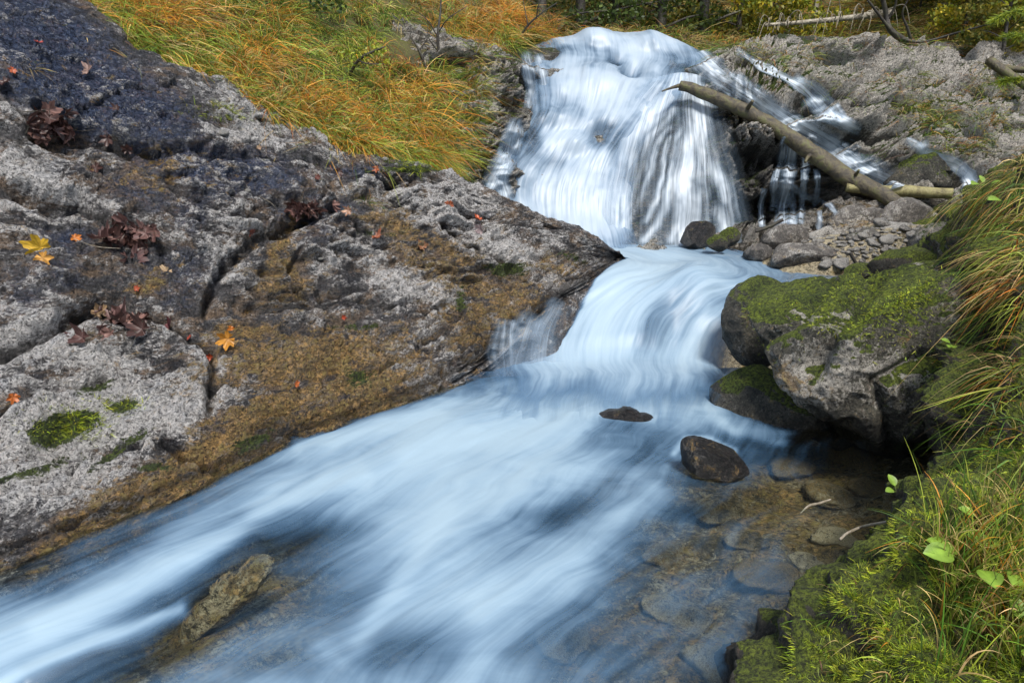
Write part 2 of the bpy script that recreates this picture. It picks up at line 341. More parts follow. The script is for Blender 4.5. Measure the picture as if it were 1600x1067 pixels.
a_moss = blobs(px, py, [(100, 670, 60, 24, 1.2, -20), (190, 635, 32, 10, .9, -10), (190, 700, 60, 10, .85, -35), (150, 605, 40, 9, .75, -15), (790, 420, 42, 14, .8), (60, 735, 90, 12, .7, -15), (395, 690, 45, 14, .7, -20), (560, 590, 30, 20, .7), (560, 510, 60, 8, .6), (720, 470, 14, 30, .7), (640, 265, 60, 8, .8), (590, 365, 60, 10, .5), (420, 250, 20, 6, .4), (890, 400, 40, 10, .55, 20), (240, 730, 40, 9, .7)])
a_wet_shade = np.clip(np.exp(-(wline / 14) ** 2) * .7 + blobs(px, py, [(420, 665, 60, 16, .7, -20), (450, 470, 110, 28, .6, -5), (740, 500, 40, 60, .5), (460, 390, 60, 30, .3)]) + .4 * ss(-S[..., 2], -.03, .05) * (px < 760), 0, 1.3)
a_wet_shade = np.maximum(a_wet_shade, .75 * GR ** 1.5 * (.6 + fbm(S, 6, 3, 46))) + .35 * np.clip(-cv - .3, 0, 1); a_white = a_white + .22 * cv - .35 * a_och; a_blue_sheen = a_blue_sheen * 1.25 - .15 * np.clip(cv, 0, 1); a_och = a_och * 1.3  # groove dirt, plus painted relief shade: hollows darkened, raised edges whitened
tag(grid_obj('rock_slope', S, M_slab, dict(white=a_white, blue=a_blue_sheen, ochre=a_och, moss=a_moss, wet=a_wet_shade)), kind='structure')
BV_slab = bvh_of(S)

# ------------------------------------------------------------ terrain: rock face behind the waterfall
K = [
 [(520, -30, 12.5), (600, 0, 13), (760, 30, 13.6), (860, 50, 14), (930, 60, 14), (1000, 66, 14), (1090, 72, 14), (1160, 72, 14), (1270, 66, 14.5), (1400, 64, 15), (1520, 70, 15), (1660, 90, 15), (2000, 70, 15)],
 [(600, 30, 9.2), (690, 60, 9.4), (790, 72, 9.9), (850, 66, 10.4), (930, 60, 10.7), (1000, 66, 10.7), (1090, 74, 10.6), (1160, 78, 10.7), (1270, 72, 11.2), (1400, 74, 11.8), (1520, 86, 11.8), (1660, 110, 11.3), (2000, 110, 11)],
 [(610, 110, 8.6), (700, 120, 8.6), (785, 120, 9.2), (850, 115, 9.8), (930, 110, 9.95), (1000, 115, 9.95), (1085, 128, 9.75), (1165, 135, 9.6), (1262, 130, 10.1), (1400, 120, 10.9), (1520, 140, 10.6), (1660, 160, 10.2), (2000, 160, 10)],
 [(620, 180, 8.1), (710, 180, 8.3), (772, 185, 8.7), (835, 185, 9.2), (910, 190, 9.3), (990, 190, 9.25), (1085, 175, 9.25), (1172, 178, 9.1), (1265, 195, 9.25), (1385, 195, 9.8), (1500, 205, 9.6), (1660, 210, 9.2), (2000, 210, 9)],
 [(630, 240, 7.7), (705, 245, 7.9), (760, 245, 8.3), (815, 245, 8.7), (890, 255, 8.85), (980, 255, 8.8), (1090, 245, 8.8), (1180, 245, 8.85), (1270, 250, 8.85), (1375, 265, 8.95), (1495, 255, 8.9), (1660, 255, 8.6), (2000, 255, 8.4)],
 [(630, 290, 7.4), (700, 300, 7.6), (750, 300, 8.0), (805, 310, 8.35), (880, 315, 8.45), (975, 315, 8.45), (1090, 305, 8.5), (1180, 305, 8.65), (1268, 305, 8.65), (1375, 305, 8.6), (1495, 300, 8.5), (1660, 300, 8.2), (2000, 300, 8)],
 [(640, 360, 7.1), (700, 370, 7.3), (760, 370, 7.8), (800, 375, 8.1), (880, 380, 8.15), (975, 378, 8.15), (1085, 370, 8.3), (1175, 366, 8.5), (1265, 360, 8.45), (1375, 350, 8.2), (1495, 345, 8.0), (1660, 350, 7.5), (2000, 350, 7.3)],
 [(650, 440, 6.6), (700, 440, 7.), (760, 430, 7.4), (800, 430, 7.6), (880, 430, 7.6), (975, 430, 7.6), (1085, 425, 7.7), (1175, 420, 7.9), (1265, 415, 7.8), (1375, 410, 7.5), (1495, 410, 7.3), (1660, 430, 7), (2000, 430, 6.6)]]
C0 = patch([[P(*q) for q in r] for r in K], 380, 620)
BV_smooth = bvh_of(patch([[P(*q) for q in r] for r in K], 90, 150))
Nn = faceup(normals(C0), (0, -1, .6)); px, py = proj(C0)
mainf = blobs(px, py, [(900, 200, 90, 150, 1.), (950, 80, 160, 60, 1.), (880, 330, 90, 60, 1.)]); mainf = ss(mainf, .1, .6)
rgt = ss(px, 1130, 1220)[..., None]; stc = C0 * (np.array([1, 1, 2.2]) * (1 - rgt) + np.array([.6, .7, 4.2]) * rgt)
D = .30 * fbm(C0, .8, 3, 11) + .24 * fbm(stc, 1.5, 5, 12, ridge=True) + .15 * fbm(stc, 5, 5, 13, .55, ridge=True) + .05 * fbm(C0, 16, 3, 14, .6)
D *= (1 - .75 * mainf)
D += mainf * .05 * np.tanh(2.5 * np.sin(2 * math.pi * (C0[..., 2] * 1.5 + 1.3 * fbm(C0 * [1, 1, .5], 1.3, 3, 16))))
D -= .34 * ss(blobs(px, py, [(960, 70, 165, 34, 1.)]), .05, .5)
# step-like ledges to the right
stp = C0[..., 2] * 3.2 + 1.6 * fbm(C0, .8, 3, 15); D += .22 * np.tanh(3 * np.sin(stp * 2 * math.pi * .6)) * ss(px, 1080, 1200)
rc = ss(blobs(px, py, [(1050, 250, 95, 160, 1.)]), .2, .7); D = D * (1 - .72 * rc) - .10 * rc
D *= (.15 + .85 * ss(np.linspace(0, 7, C0.shape[0]), .6, 1.9))[:, None]
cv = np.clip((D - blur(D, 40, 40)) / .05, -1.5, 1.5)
C = C0 + Nn * D[..., None]; px, py = proj(C)
a_white = blobs(px, py, [(1330, 110, 150, 35, 1.3), (1250, 85, 90, 15, 1.), (1480, 170, 110, 30, 1.), (1530, 225, 90, 22, 1.), (1240, 180, 60, 20, .8), (760, 160, 30, 60, .8), (1280, 310, 60, 40, .3)])
a_och = blobs(px, py, [(1250, 300, 70, 40, .6), (1330, 330, 80, 30, .5), (1150, 180, 60, 20, .4), (1000, 280, 40, 60, .35), (1210, 120, 60, 30, .45), (770, 260, 30, 40, .4), (1050, 350, 60, 30, .4)])
a_moss = blobs(px, py, [(1250, 130, 160, 60, .7), (1440, 180, 110, 60, .95), (1550, 150, 80, 50, .6), (1160, 250, 50, 90, .4), (1400, 240, 90, 30, .5), (1500, 240, 90, 20, .6), (800, 120, 25, 60, .6), (720, 250, 30, 40, .5), (1440, 95, 100, 18, .3)])
a_wet_shade = blobs(px, py, [(1200, 280, 180, 90, 1.), (1050, 250, 110, 130, 1.), (800, 180, 30, 110, .7), (1300, 180, 70, 60, .55, 40), (930, 80, 140, 40, .6)])
a_white = a_white + .45 * cv; a_wet_shade = a_wet_shade + .5 * np.clip(-cv - .2, 0, 1); a_moss = a_moss + .25 * np.clip(-cv, -1, 1) * (py < 320)  # relief shade put into the colour: crevices darker, raised edges whiter; moss in crevices
tag(grid_obj('rock_face', C, M_cliff, dict(white=a_white, blue=.3 * a_wet_shade, ochre=a_och, moss=a_moss, wet=a_wet_shade)), kind='structure')
BV_cliff = bvh_of(C)

# ------------------------------------------------------------ terrain: grass bank, hill, stream bed, right bank
K = [
 [(-450, -120, 4.85), (-60, -12, 5.15), (100, 52, 5.4), (230, 108, 5.6), (380, 190, 5.85), (480, 232, 6.05), (600, 268, 6.4), (690, 290, 7.0), (728, 300, 7.7)],
 [(-450, -160, 4.95), (-60, -40, 5.25), (100, 28, 5.5), (235, 82, 5.7), (385, 160, 5.95), (485, 205, 6.15), (605, 240, 6.5), (690, 255, 7.1), (735, 262, 7.9)],
 [(-450, -320, 5.7), (-60, -140, 6.1), (120, -40, 6.3), (280, 25, 6.4), (400, 95, 6.7), (500, 135, 7.0), (620, 165, 7.4), (690, 175, 7.9), (742, 180, 8.45)],
 [(-450, -560, 7.2), (-60, -300, 7.5), (140, -170, 7.7), (300, -70, 7.8), (440, 0, 8.1), (560, 30, 8.5), (670, 60, 8.9), (740, 85, 9.3), (790, 78, 9.8)],
 [(-500, -900, 9), (-80, -520, 9.5), (160, -360, 10), (330, -200, 10.2), (480, -110, 10.5), (620, -50, 10.8), (740, 0, 11), (820, 35, 11.2), (880, 48, 11.4)],
 [(-600, -1200, 12), (-100, -760, 13), (160, -520, 14), (330, -330, 14), (480, -200, 14), (620, -120, 14), (740, -50, 14), (820, 0, 14), (880, 30, 14)]]
Bk0 = patch([[P(*q) for q in r] for r in K], 200, 260)
Nn = faceup(normals(Bk0)); Bk = Bk0 + Nn * (.12 * fbm(Bk0, 1.4, 4, 21) + .04 * fbm(Bk0, 5, 3, 22))[..., None]
tag(grid_obj('grassy_slope', Bk, M_soil), kind='structure'); BV_bank = bvh_of(Bk)

def hillz(X, Y):
    z = 3.25 + .16 * np.maximum(Y - 11, 0) + .34 * np.maximum(Y - 14.5, 0) + .25 * np.maximum(Y - 24, 0)
    z = z - .8 * np.maximum(11.8 - Y, 0) + (.35 * np.maximum(-X - 1.5, 0) ** 1.1 + .3 * np.maximum(X - 6.5, 0) ** 1.1) * ss(Y, 10.5, 13)
    return z
xs = np.linspace(-26, 34, 240); ys = np.concatenate([np.linspace(9.6, 20, 110), np.linspace(20.5, 60, 60)])
X, Y = np.meshgrid(xs, ys); Hh = np.stack([X, Y, hillz(X, Y)], -1); Hh[..., 2] += .25 * fbm(Hh * [1, 1, 0], .5, 4, 23) + .06 * fbm(Hh * [1, 1, 0], 2.5, 3, 24)
tag(grid_obj('hillside', Hh, M_soil), kind='structure'); BV_hill = bvh_of(Hh)

xs = np.linspace(-4.5, 6.5, 300); ys = np.linspace(.3, 8.6, 260); X, Y = np.meshgrid(xs, ys)
lip = 5.55 + .25 * (X - 1.2)
bz = -.36 + .70 * ss(Y, lip + .1, lip + .6) + .06 * ss(Y, 6, 8)
bar = np.exp(-(((X - 4.0) / 1.25) ** 2 + ((Y - 7.1) / 1.0) ** 2)) * .56
bz = bz + bar + .22 * ss(X - .35 * Y, .35, 1.4) * (Y < 9) * ss(4.8 - Y, 0, 1)
G = np.stack([X, Y, bz], -1); G[..., 2] += .07 * fbm(G, 2.3, 4, 25) + .05 * np.abs(fbm(G, 5, 3, 26))
n = G[..., 0].size
tag(grid_obj('stream_bed', G, M_bed, dict(white=(.2 + .6 * (Y > 5.6)).ravel(), blue=np.zeros(n), ochre=((.45 + .5 * fbm(G, 1.2, 3, 27)) * (1 - .7 * ss(Y, 5.4, 5.9))).ravel(), moss=np.full(n, .05), wet=0 * bar.ravel())), kind='structure')
BV_bed = bvh_of(G)

K = [
 [(900, 1330, 1.55), (1060, 1260, 1.5), (1260, 1200, 1.35), (1450, 1200, 1.2), (1700, 1200, 1.1), (2100, 1200, 1.0)],
 [(1100, 1160, 1.85), (1172, 1080, 1.74), (1290, 1030, 1.62), (1450, 1010, 1.5), (1620, 990, 1.42), (2050, 930, 1.3)],
 [(1190, 1090, 2.05), (1262, 962, 1.95), (1320, 915, 1.85), (1440, 870, 1.78), (1620, 840, 1.72), (2050, 780, 1.6)],
 [(1290, 1000, 2.35), (1345, 868, 2.2), (1390, 825, 2.12), (1470, 775, 2.12), (1620, 700, 2.1), (2050, 620, 2.0)],
 [(1380, 930, 2.75), (1445, 780, 2.7), (1480, 730, 2.7), (1540, 650, 2.7), (1660, 560, 2.6), (2050, 440, 2.5)],
 [(1430, 850, 3.3), (1495, 710, 3.35), (1512, 625, 3.35), (1550, 520, 3.3), (1660, 400, 3.2), (2050, 300, 3.0)],
 [(1450, 740, 4.1), (1496, 590, 4.15), (1512, 505, 4.15), (1545, 400, 4.1), (1660, 280, 4.0), (2050, 180, 3.8)],
 [(1400, 580, 5.1), (1450, 470, 5.1), (1480, 420, 5.1), (1535, 330, 5.1), (1660, 225, 5.0), (2050, 130, 4.8)],
 [(1370, 480, 6.2), (1430, 400, 6.3), (1470, 370, 6.3), (1540, 300, 6.4), (1680, 225, 6.4), (2050, 130, 6.2)],
 [(1350, 420, 7.3), (1420, 362, 7.6), (1470, 340, 7.7), (1560, 290, 7.9), (1700, 235, 8), (2050, 130, 8)]]
W0 = patch([[P(*q) for q in r] for r in K], 300, 160)
Nn = faceup(normals(W0)); px, py = proj(W0); D = .20 * fbm(W0, 2.2, 3, 31) + .09 * fbm(W0, 6, 4, 32) + .02 * fbm(W0, 25, 3, 33) - blobs(px, py, [(1520, 660, 60, 60, .12), (1540, 500, 50, 70, .08), (1330, 1010, 40, 30, .05), (1495, 560, 45, 110, .03), (1380, 860, 40, 60, .06)]) + blobs(px, py, [(1440, 870, 50, 40, .05), (1340, 950, 40, 40, .05), (1580, 420, 40, 30, .04), (1250, 1000, 25, 25, .03)])
W = W0 + Nn * D[..., None]; px, py = proj(W); n = px.size
wz = ss(.14 - W[..., 2], 0, .12) * (W[..., 1] < 4)
tag(grid_obj('mossy_bank', W, M_mossy, dict(white=np.zeros(n), blue=np.zeros(n), ochre=blobs(px, py, [(1430, 960, 40, 60, .5), (1540, 420, 60, 100, .5)]), moss=np.clip(.55 - 1.5 * wz - 1.0 * blobs(px, py, [(1540, 540, 60, 140, 1.), (1500, 640, 40, 70, .8)]), -1, 1), wet=wz)), kind='structure')
BV_bank2 = bvh_of(W)

# ------------------------------------------------------------ water
def water_patch(name, nodes, nv, nu, mat, zfun=None, lump=(0, 1), seed=50, fromrock=None, ffun=None):
    """nodes[row along flow][column] = (px, py, Y or ('z', z), foam)"""
    A = []
    for r in nodes:
        rr = []
        for q in r:
            x, y, d, f = q
            if isinstance(d, tuple) and d[0] == 'Y': p = P(x, y, d[1])
            elif fromrock is not None:
                h, _ = hit(BV_smooth, x, y); p = P(x, y, (h.y if h else 8.2) - fromrock - (d or 0))
            elif isinstance(d, tuple): p = PZ(x, y, d[1])
            else: p = P(x, y, d)
            rr.append([*p, f])
        A.append(rr)
    G = patch(A, nv, nu); foam = np.clip(G[..., 3], 0, 1.4); G = G[..., :3]
    dv = np.linalg.norm(np.diff(G, axis=0), axis=-1); vm = np.concatenate([np.zeros((1, nu)), np.cumsum(dv, 0)]); vm = vm.mean(1, keepdims=True) * np.ones((1, nu))
    du = np.linalg.norm(np.diff(G, axis=1), axis=-1); um = np.concatenate([np.zeros((nv, 1)), np.cumsum(du, 1)], 1); um = (um / um[:, -1:]) * um[:, -1].mean()
    if ffun: foam = ffun(foam, G, *proj(G))
    Nn = faceup(normals(G), (0, -1, .8))
    q = np.stack([um * 1., vm * .35, 0 * um], -1)
    D = lump[0] * fbm(q, lump[1], 4, seed, .45) + (zfun(*proj(G), um, vm) if zfun else 0)
    G = G + Nn * D[..., None]
    return tag(grid_obj(name, G, mat, dict(foam=foam), np.stack([um, vm], -1)), kind='structure'), G

Z0 = ('z', 0.0)
def zr(z): return ('z', z)
nodes = [
 [(690, 575, zr(-.02), .4), (790, 575, zr(-.02), .6), (900, 575, zr(-.02), 1.), (1000, 575, zr(-.02), 1.05), (1070, 575, zr(-.02), 1.), (1125, 575, zr(-.02), .7), (1220, 570, zr(0), .3), (1400, 560, zr(0), 0.1)],
 [(600, 618, zr(.0), .35), (735, 620, zr(.03), .85), (850, 630, zr(.03), 1.), (965, 640, zr(.03), 1.05), (1060, 640, zr(.02), 1.0), (1130, 650, zr(0), .55), (1260, 660, zr(0), .12), (1480, 660, zr(0), .06)],
 [(470, 675, zr(.0), .35), (620, 660, zr(.03), .9), (760, 680, zr(.03), 1.05), (900, 690, zr(.02), 1.), (1010, 700, zr(.01), .72), (1110, 730, zr(0), .45), (1300, 750, zr(0), .07), (1520, 760, zr(0), .05)],
 [(330, 735, zr(-.01), .2), (470, 735, zr(.02), .85), (620, 750, zr(.02), 1.), (800, 770, zr(.03), 1.), (950, 790, zr(.0), .55), (1090, 820, zr(0), .2), (1300, 850, zr(0), .07), (1500, 880, zr(0), .04)],
 [(160, 810, zr(-.02), .1), (320, 815, zr(.01), .75), (470, 850, zr(.0), .5), (690, 860, zr(.03), .95), (870, 870, zr(.02), .62), (1050, 905, zr(0), .28), (1260, 930, zr(0), .12), (1450, 960, zr(0), .05)],
 [(-10, 880, zr(-.03), .12), (190, 895, zr(.0), .75), (370, 920, zr(-.04), .12), (580, 950, zr(.0), .75), (800, 960, zr(.02), .8), (990, 985, zr(0), .42), (1190, 1010, zr(0), .25), (1400, 1060, zr(0), .1)],
 [(-260, 980, zr(-.05), .2), (30, 990, zr(.0), .85), (210, 1010, zr(-.06), .3), (440, 1040, zr(-.02), .7), (700, 1060, zr(.0), .85), (940, 1080, zr(0), .5), (1150, 1110, zr(0), .2), (1350, 1180, zr(0), 0)],
 [(-700, 1150, zr(-.08), .3), (-300, 1150, zr(-.03), .8), (-50, 1180, zr(-.08), .5), (250, 1220, zr(-.04), .7), (600, 1260, zr(-.02), .8), (880, 1280, zr(0), .5), (1100, 1300, zr(0), .2), (1300, 1350, zr(0), 0)]]
def pool_z(px, py, u, v):
    r = seg_dist(px, py, [(40, 1060), (180, 1000), (285, 960), (340, 905), (400, 860)])
    return .012 * fbm(np.stack([u * 5, v * .7, 0 * u], -1), 1, 4, 61) + .03 * np.exp(-(r / 22) ** 2)
def shore(foam, G, px, py, zone):
    dep = np.full(foam.shape, .5)
    for i in range(0, G.shape[0]):
        for j in range(0, G.shape[1]):
            if px[i, j] < zone:
                h = BV_slab.ray_cast(Vector(G[i, j]) + Vector((0, 0, .6)), Vector((0, 0, -1)))
                if h[0] is not None: dep[i, j] = G[i, j, 2] - h[0].z
    for _ in range(2): dep[1:-1, 1:-1] = (dep[:-2, 1:-1] + dep[2:, 1:-1] + dep[1:-1, :-2] + dep[1:-1, 2:]) / 4
    return foam * (.12 + .88 * ss(dep, .01, .17)), dep
def pool_foam(foam, G, px, py):
    foam, dep = shore(foam, G, px, py, 900)
    foam = foam * (1 - blobs(px, py, [(330, 950, 120, 26, .95, -38), (470, 850, 95, 26, .6, -18), (890, 800, 95, 24, .5, -10), (190, 850, 90, 30, .6, -30), (1010, 880, 70, 60, .3), (620, 1010, 90, 40, .4), (900, 1010, 110, 50, .5), (780, 830, 60, 30, .2), (450, 1030, 80, 25, .35), (60, 900, 90, 40, .6), (985, 665, 60, 20, .45), (1110, 740, 60, 40, .4), (250, 800, 60, 14, .4, -30)]))
    for poly, wd, k in [([(-20, 1085), (90, 1030), (180, 995), (285, 955)], 12, .55), ([(60, 985), (200, 930), (320, 860), (430, 780), (560, 735)], 16, .3), ([(470, 700), (560, 668), (680, 650)], 14, .35), ([(1010, 770), (960, 830), (860, 900), (760, 950)], 34, .3), ([(640, 700), (760, 690), (900, 640), (1010, 620)], 22, .3), ([(700, 800), (640, 880), (560, 1000)], 18, .25), ([(1050, 700), (1070, 683), (1105, 680), (1150, 700)], 6, .4), ([(915, 655), (940, 640), (975, 636), (1020, 645)], 6, .4), ([(1110, 640), (1150, 668), (1230, 684)], 7, .3)]:
        d = seg_dist(px + 14 * fbm(G, 2.5, 3, 67), py + 14 * fbm(G, 2.5, 3, 68), poly); foam = foam + k * np.exp(-(d / wd) ** 2)
    return np.clip(foam + .28 * fbm(G * [1, 1, 0], 1.7, 4, 69) * ss(foam, .02, .3), 0, 1.3)
water_patch('stream_water', nodes, 260, 300, M_water, pool_z, (.03, 1.6), 51, ffun=pool_foam)

nodes = [
 [(700, 360, 8.1, .5), (800, 372, 8.15, 1), (880, 376, 8.15, 1.05), (970, 378, 8.15, 1.), (1060, 378, 8.15, .8), (1130, 384, 8.0, .5), (1180, 392, 7.8, .4), (1240, 405, 7.5, .1)],
 [(820, 395, 7.2, .5), (900, 393, 7.3, 1), (960, 395, 7.3, 1.1), (1020, 397, 7.3, 1.1), (1080, 400, 7.2, 1.), (1150, 408, 7.1, .75), (1240, 420, 6.8, .6), (1340, 432, 6.6, .3)],
 [(878, 422, 6.45, .4), (928, 418, 6.5, .95), (978, 416, 6.5, 1.1), (1023, 418, 6.45, 1.05), (1077, 422, 6.35, 1.0), (1127, 430, 6.25, .85), (1192, 436, 6.15, .75), (1312, 440, 6.1, .3)],
 [(828, 468, 5.95, .25), (883, 452, 5.95, .8), (943, 446, 5.95, 1.1), (998, 442, 5.95, 1.05), (1067, 440, 5.9, .85), (1107, 446, 5.85, .95), (1142, 462, 5.8, .7), (1222, 470, 5.8, .2)],
 [(748, 505, 5.55, .2), (828, 490, 5.6, .6), (913, 480, 5.65, 1.0), (978, 480, 5.65, 1.), (1033, 478, 5.65, .7), (1092, 480, 5.6, .95), (1124, 492, 5.55, .75), (1192, 510, 5.5, .1)],
 [(723, 545, 5.2, .15), (798, 530, 5.3, .4), (888, 520, 5.38, .95), (958, 520, 5.4, 1.), (1018, 518, 5.42, .72), (1077, 520, 5.42, .95), (1117, 530, 5.4, .8), (1162, 560, 5.3, .1)],
 [(713, 580, 4.95, .2), (778, 575, 5.0, .45), (868, 565, 5.1, .95), (948, 562, 5.15, 1.05), (1013, 560, 5.2, .85), (1072, 560, 5.2, 1.), (1117, 570, 5.15, .8), (1152, 600, 5.0, .1)],
 [(728, 600, 4.62, .2), (782, 598, 4.62, .3), (870, 594, 4.66, .75), (945, 594, 4.66, .85), (1012, 594, 4.66, .8), (1072, 594, 4.66, .8), (1122, 600, 4.62, .45), (1156, 625, 4.45, .1)],
 [(705, 640, 4.1, 0), (760, 645, 4.07, 0.05), (845, 650, 4.04, .25), (925, 652, 4.02, .3), (1000, 650, 4.04, .3), (1066, 648, 4.05, .2), (1126, 650, 4.04, 0), (1156, 660, 4.0, 0)],
 [(680, 680, 3.8, 0), (735, 690, 3.74, 0), (825, 700, 3.68, 0), (905, 700, 3.68, 0), (990, 700, 3.68, 0), (1060, 698, 3.69, 0), (1126, 700, 3.68, 0), (1156, 700, 3.68, 0)]]
def casc_z(px, py, u, v):
    return blobs(px, py, [(1085, 425, 45, 16, .07), (960, 440, 40, 30, .05)]) - blobs(px, py, [(1050, 500, 26, 55, .06), (1030, 400, 60, 9, .04)]) + .02 * fbm(np.stack([u * 6, v * .6, 0 * u], -1), 1, 3, 62)
water_patch('cascade_water', nodes, 220, 240, M_casc, casc_z, (.05, 2.), 52, ffun=lambda f, G, px, py: shore(f, G, px, py, 1000)[0])

nodes = [
 [(806, 84, ('Y', 11.6), .5), (846, 74, ('Y', 12.), .8), (890, 64, ('Y', 12), .9), (925, 56, ('Y', 12), .9), (960, 56, ('Y', 12), .9), (1000, 60, ('Y', 12), .9), (1050, 68, ('Y', 12), .8), (1105, 80, ('Y', 12), .6)],
 [(812, 80, ('Y', 10.5), .5), (850, 68, ('Y', 10.8), .8), (890, 60, ('Y', 10.8), 1.), (925, 54, ('Y', 10.75), 1.), (960, 53, ('Y', 10.75), 1.), (1000, 56, ('Y', 10.75), 1.), (1050, 64, ('Y', 10.7), .9), (1105, 78, ('Y', 10.6), .6)],
 [(815, 96, ('Y', 10.0), .5), (855, 92, ('Y', 10.25), .8), (895, 86, ('Y', 10.3), 1.0), (930, 82, ('Y', 10.3), 1.05), (965, 82, ('Y', 10.3), 1.), (1005, 88, ('Y', 10.3), .9), (1060, 96, ('Y', 10.2), .85), (1120, 104, ('Y', 10.05), .6)],
 [(818, 130, .0, .45), (858, 128, .02, .85), (895, 126, .04, 1.1), (930, 124, .06, 1.1), (965, 124, .04, 1.1), (1000, 128, .0, 1.0), (1040, 136, .02, .85), (1090, 142, .0, .5)],
 [(818, 176, .0, .5), (850, 178, .03, .9), (885, 178, .05, 1.1), (918, 178, .1, 1.1), (950, 178, .08, 1.1), (980, 180, .04, 1.0), (1010, 180, .0, .8), (1050, 182, -.03, .35)],
 [(795, 232, .02, .7), (830, 228, .03, .85), (868, 230, .04, 1.1), (900, 234, .06, 1.15), (930, 236, .06, 1.15), (958, 238, .04, 1.05), (982, 240, .0, .7), (1010, 242, -.03, .25)],
 [(762, 272, .1, .75), (805, 275, .02, .8), (848, 285, .03, 1.1), (885, 288, .05, 1.15), (918, 290, .04, 1.15), (948, 292, .03, 1.05), (972, 294, .0, .7), (1000, 296, -.02, .25)],
 [(752, 320, .05, .7), (798, 330, .02, .9), (843, 335, .03, 1.1), (880, 340, .04, 1.15), (915, 342, .03, 1.15), (945, 344, .02, 1.1), (970, 346, .0, .75), (998, 348, .0, .4)],
 [(745, 375, .0, .9), (795, 385, .05, 1.1), (845, 392, .1, 1.2), (885, 395, .1, 1.2), (925, 395, .1, 1.2), (958, 394, .1, 1.1), (985, 390, .1, .9), (1015, 386, .1, .6)]]
def sheet_grid(nodes, nv, nu, off=.05, smooth=(4, 10), paths=None, base=0., lip=1.5, bv=None, seed=0, uvo=0.):
    """a film of water lying on the real rock: rows run along the flow; (px, py, foam)"""
    G2 = patch(nodes, nv, nu); px, py, foam = G2[..., 0], G2[..., 1], G2[..., 2]; Y = np.full(px.shape, np.nan); bv = bv or BV_cliff
    for i in range(nv):
        for j in range(nu):
            h, _ = hit(bv, px[i, j], py[i, j])
            if h is not None: Y[i, j] = h.y
    m = np.nanmedian(Y); 
    for i in range(nv):
        r = Y[i]; ok = ~np.isnan(r)
        Y[i] = np.interp(np.arange(nu), np.where(ok)[0], r[ok]) if ok.any() else (Y[i - 1] if i else m)
    Ys = blur(Y, *smooth); broad = blur(Ys, smooth[0] * 8, smooth[1] * 8)
    Yf = np.minimum(Ys, blur(Y, 1, 2)) - off
    G = P(px, py, Yf); curv = broad - Ys
    dv = np.linalg.norm(np.diff(G, axis=0), axis=-1); vm = np.concatenate([np.zeros((1, nu)), np.cumsum(dv, 0)]).mean(1, keepdims=True) * np.ones((1, nu))
    du = np.linalg.norm(np.diff(G, axis=1), axis=-1).mean(0); um = np.concatenate([[0], np.cumsum(du)])[None] * np.ones((nv, 1))
    if bv is BV_smooth: Yf = Yf - .06 * fbm(np.stack([(px - 900) * .02, py * .012, 0 * px], -1), 1.6, 3, 75); G = P(px, py, Yf)
    if paths:
        wx = px + 16 * fbm(np.stack([um * 2, vm * 2.2, 0 * um], -1), 1, 3, 73 + seed); f2 = np.full(px.shape, base)
        for pts, w_, k in paths:
            d = seg_dist(wx, py, list(map(tuple, cr(np.array(pts, float), len(pts) * 4, 0)))); f2 = np.maximum(f2, base + (k - base) * np.exp(-(d / w_) ** 2))
        foam = foam * f2
    foam = foam + lip * np.clip(curv, -.12, .16) * (foam > .05)
    return G, np.clip(foam, 0, 1.3), np.stack([um + uvo, vm + uvo * .7], -1)
def sheet(name, mat, *a, **k):
    G, fo, uv = sheet_grid(*a, **k); return tag(grid_obj(name, G, mat, dict(foam=fo), uv), kind='structure')
def rivulet(pts, w0, w1, foam, nu=14):
    """a narrow stream: centre line in pixels, width in pixels"""
    c = cr(np.array(pts, float), len(pts) * 3, 0); T = np.gradient(c, axis=0); T /= np.linalg.norm(T, axis=1, keepdims=True); Nn = np.stack([-T[:, 1], T[:, 0]], 1)
    n_ = len(c); w_ = np.linspace(w0, w1, n_) * .62 * (1 + .35 * fbm(np.stack([np.arange(n_) * .5, 0 * w0 + np.full(n_, pts[0][0]), np.zeros(n_)], -1), 1, 2, 74)); R_ = []
    f = np.linspace(0, 1, n_); fe = ss(f, 0, .1) * ss(1 - f, 0, .08)
    for i in range(n_):
        R_.append([[*(c[i] + Nn[i] * s_ * w_[i]), foam * (1 - s_ * s_) ** 1.2 * (.25 + .75 * fe[i])] for s_ in (-1, -.6, -.2, .2, .6, 1)])
    return R_
def rivulets(name, mat, lst, **k):
    V, F, A, UV = [], [], [], []; n = 0
    for q, (pts, w0, w1, fo_) in enumerate(lst):
        L = np.hypot(*np.diff(np.array(pts, float), axis=0).T).sum()
        G, fo, uv = sheet_grid(rivulet(pts, w0, w1, fo_), int(max(24, L / 2.2)), 14, uvo=q * 1.37, **k); F.append(gfaces(*G.shape[:2]) + n); n += G.shape[0] * G.shape[1]
        V.append(G.reshape(-1, 3)); A.append(fo.ravel()); UV.append(uv.reshape(-1, 2))
    return tag(raw_mesh(name, np.concatenate(V), np.concatenate(F), mat, None, dict(foam=np.concatenate(A)), np.concatenate(UV)), kind='structure')

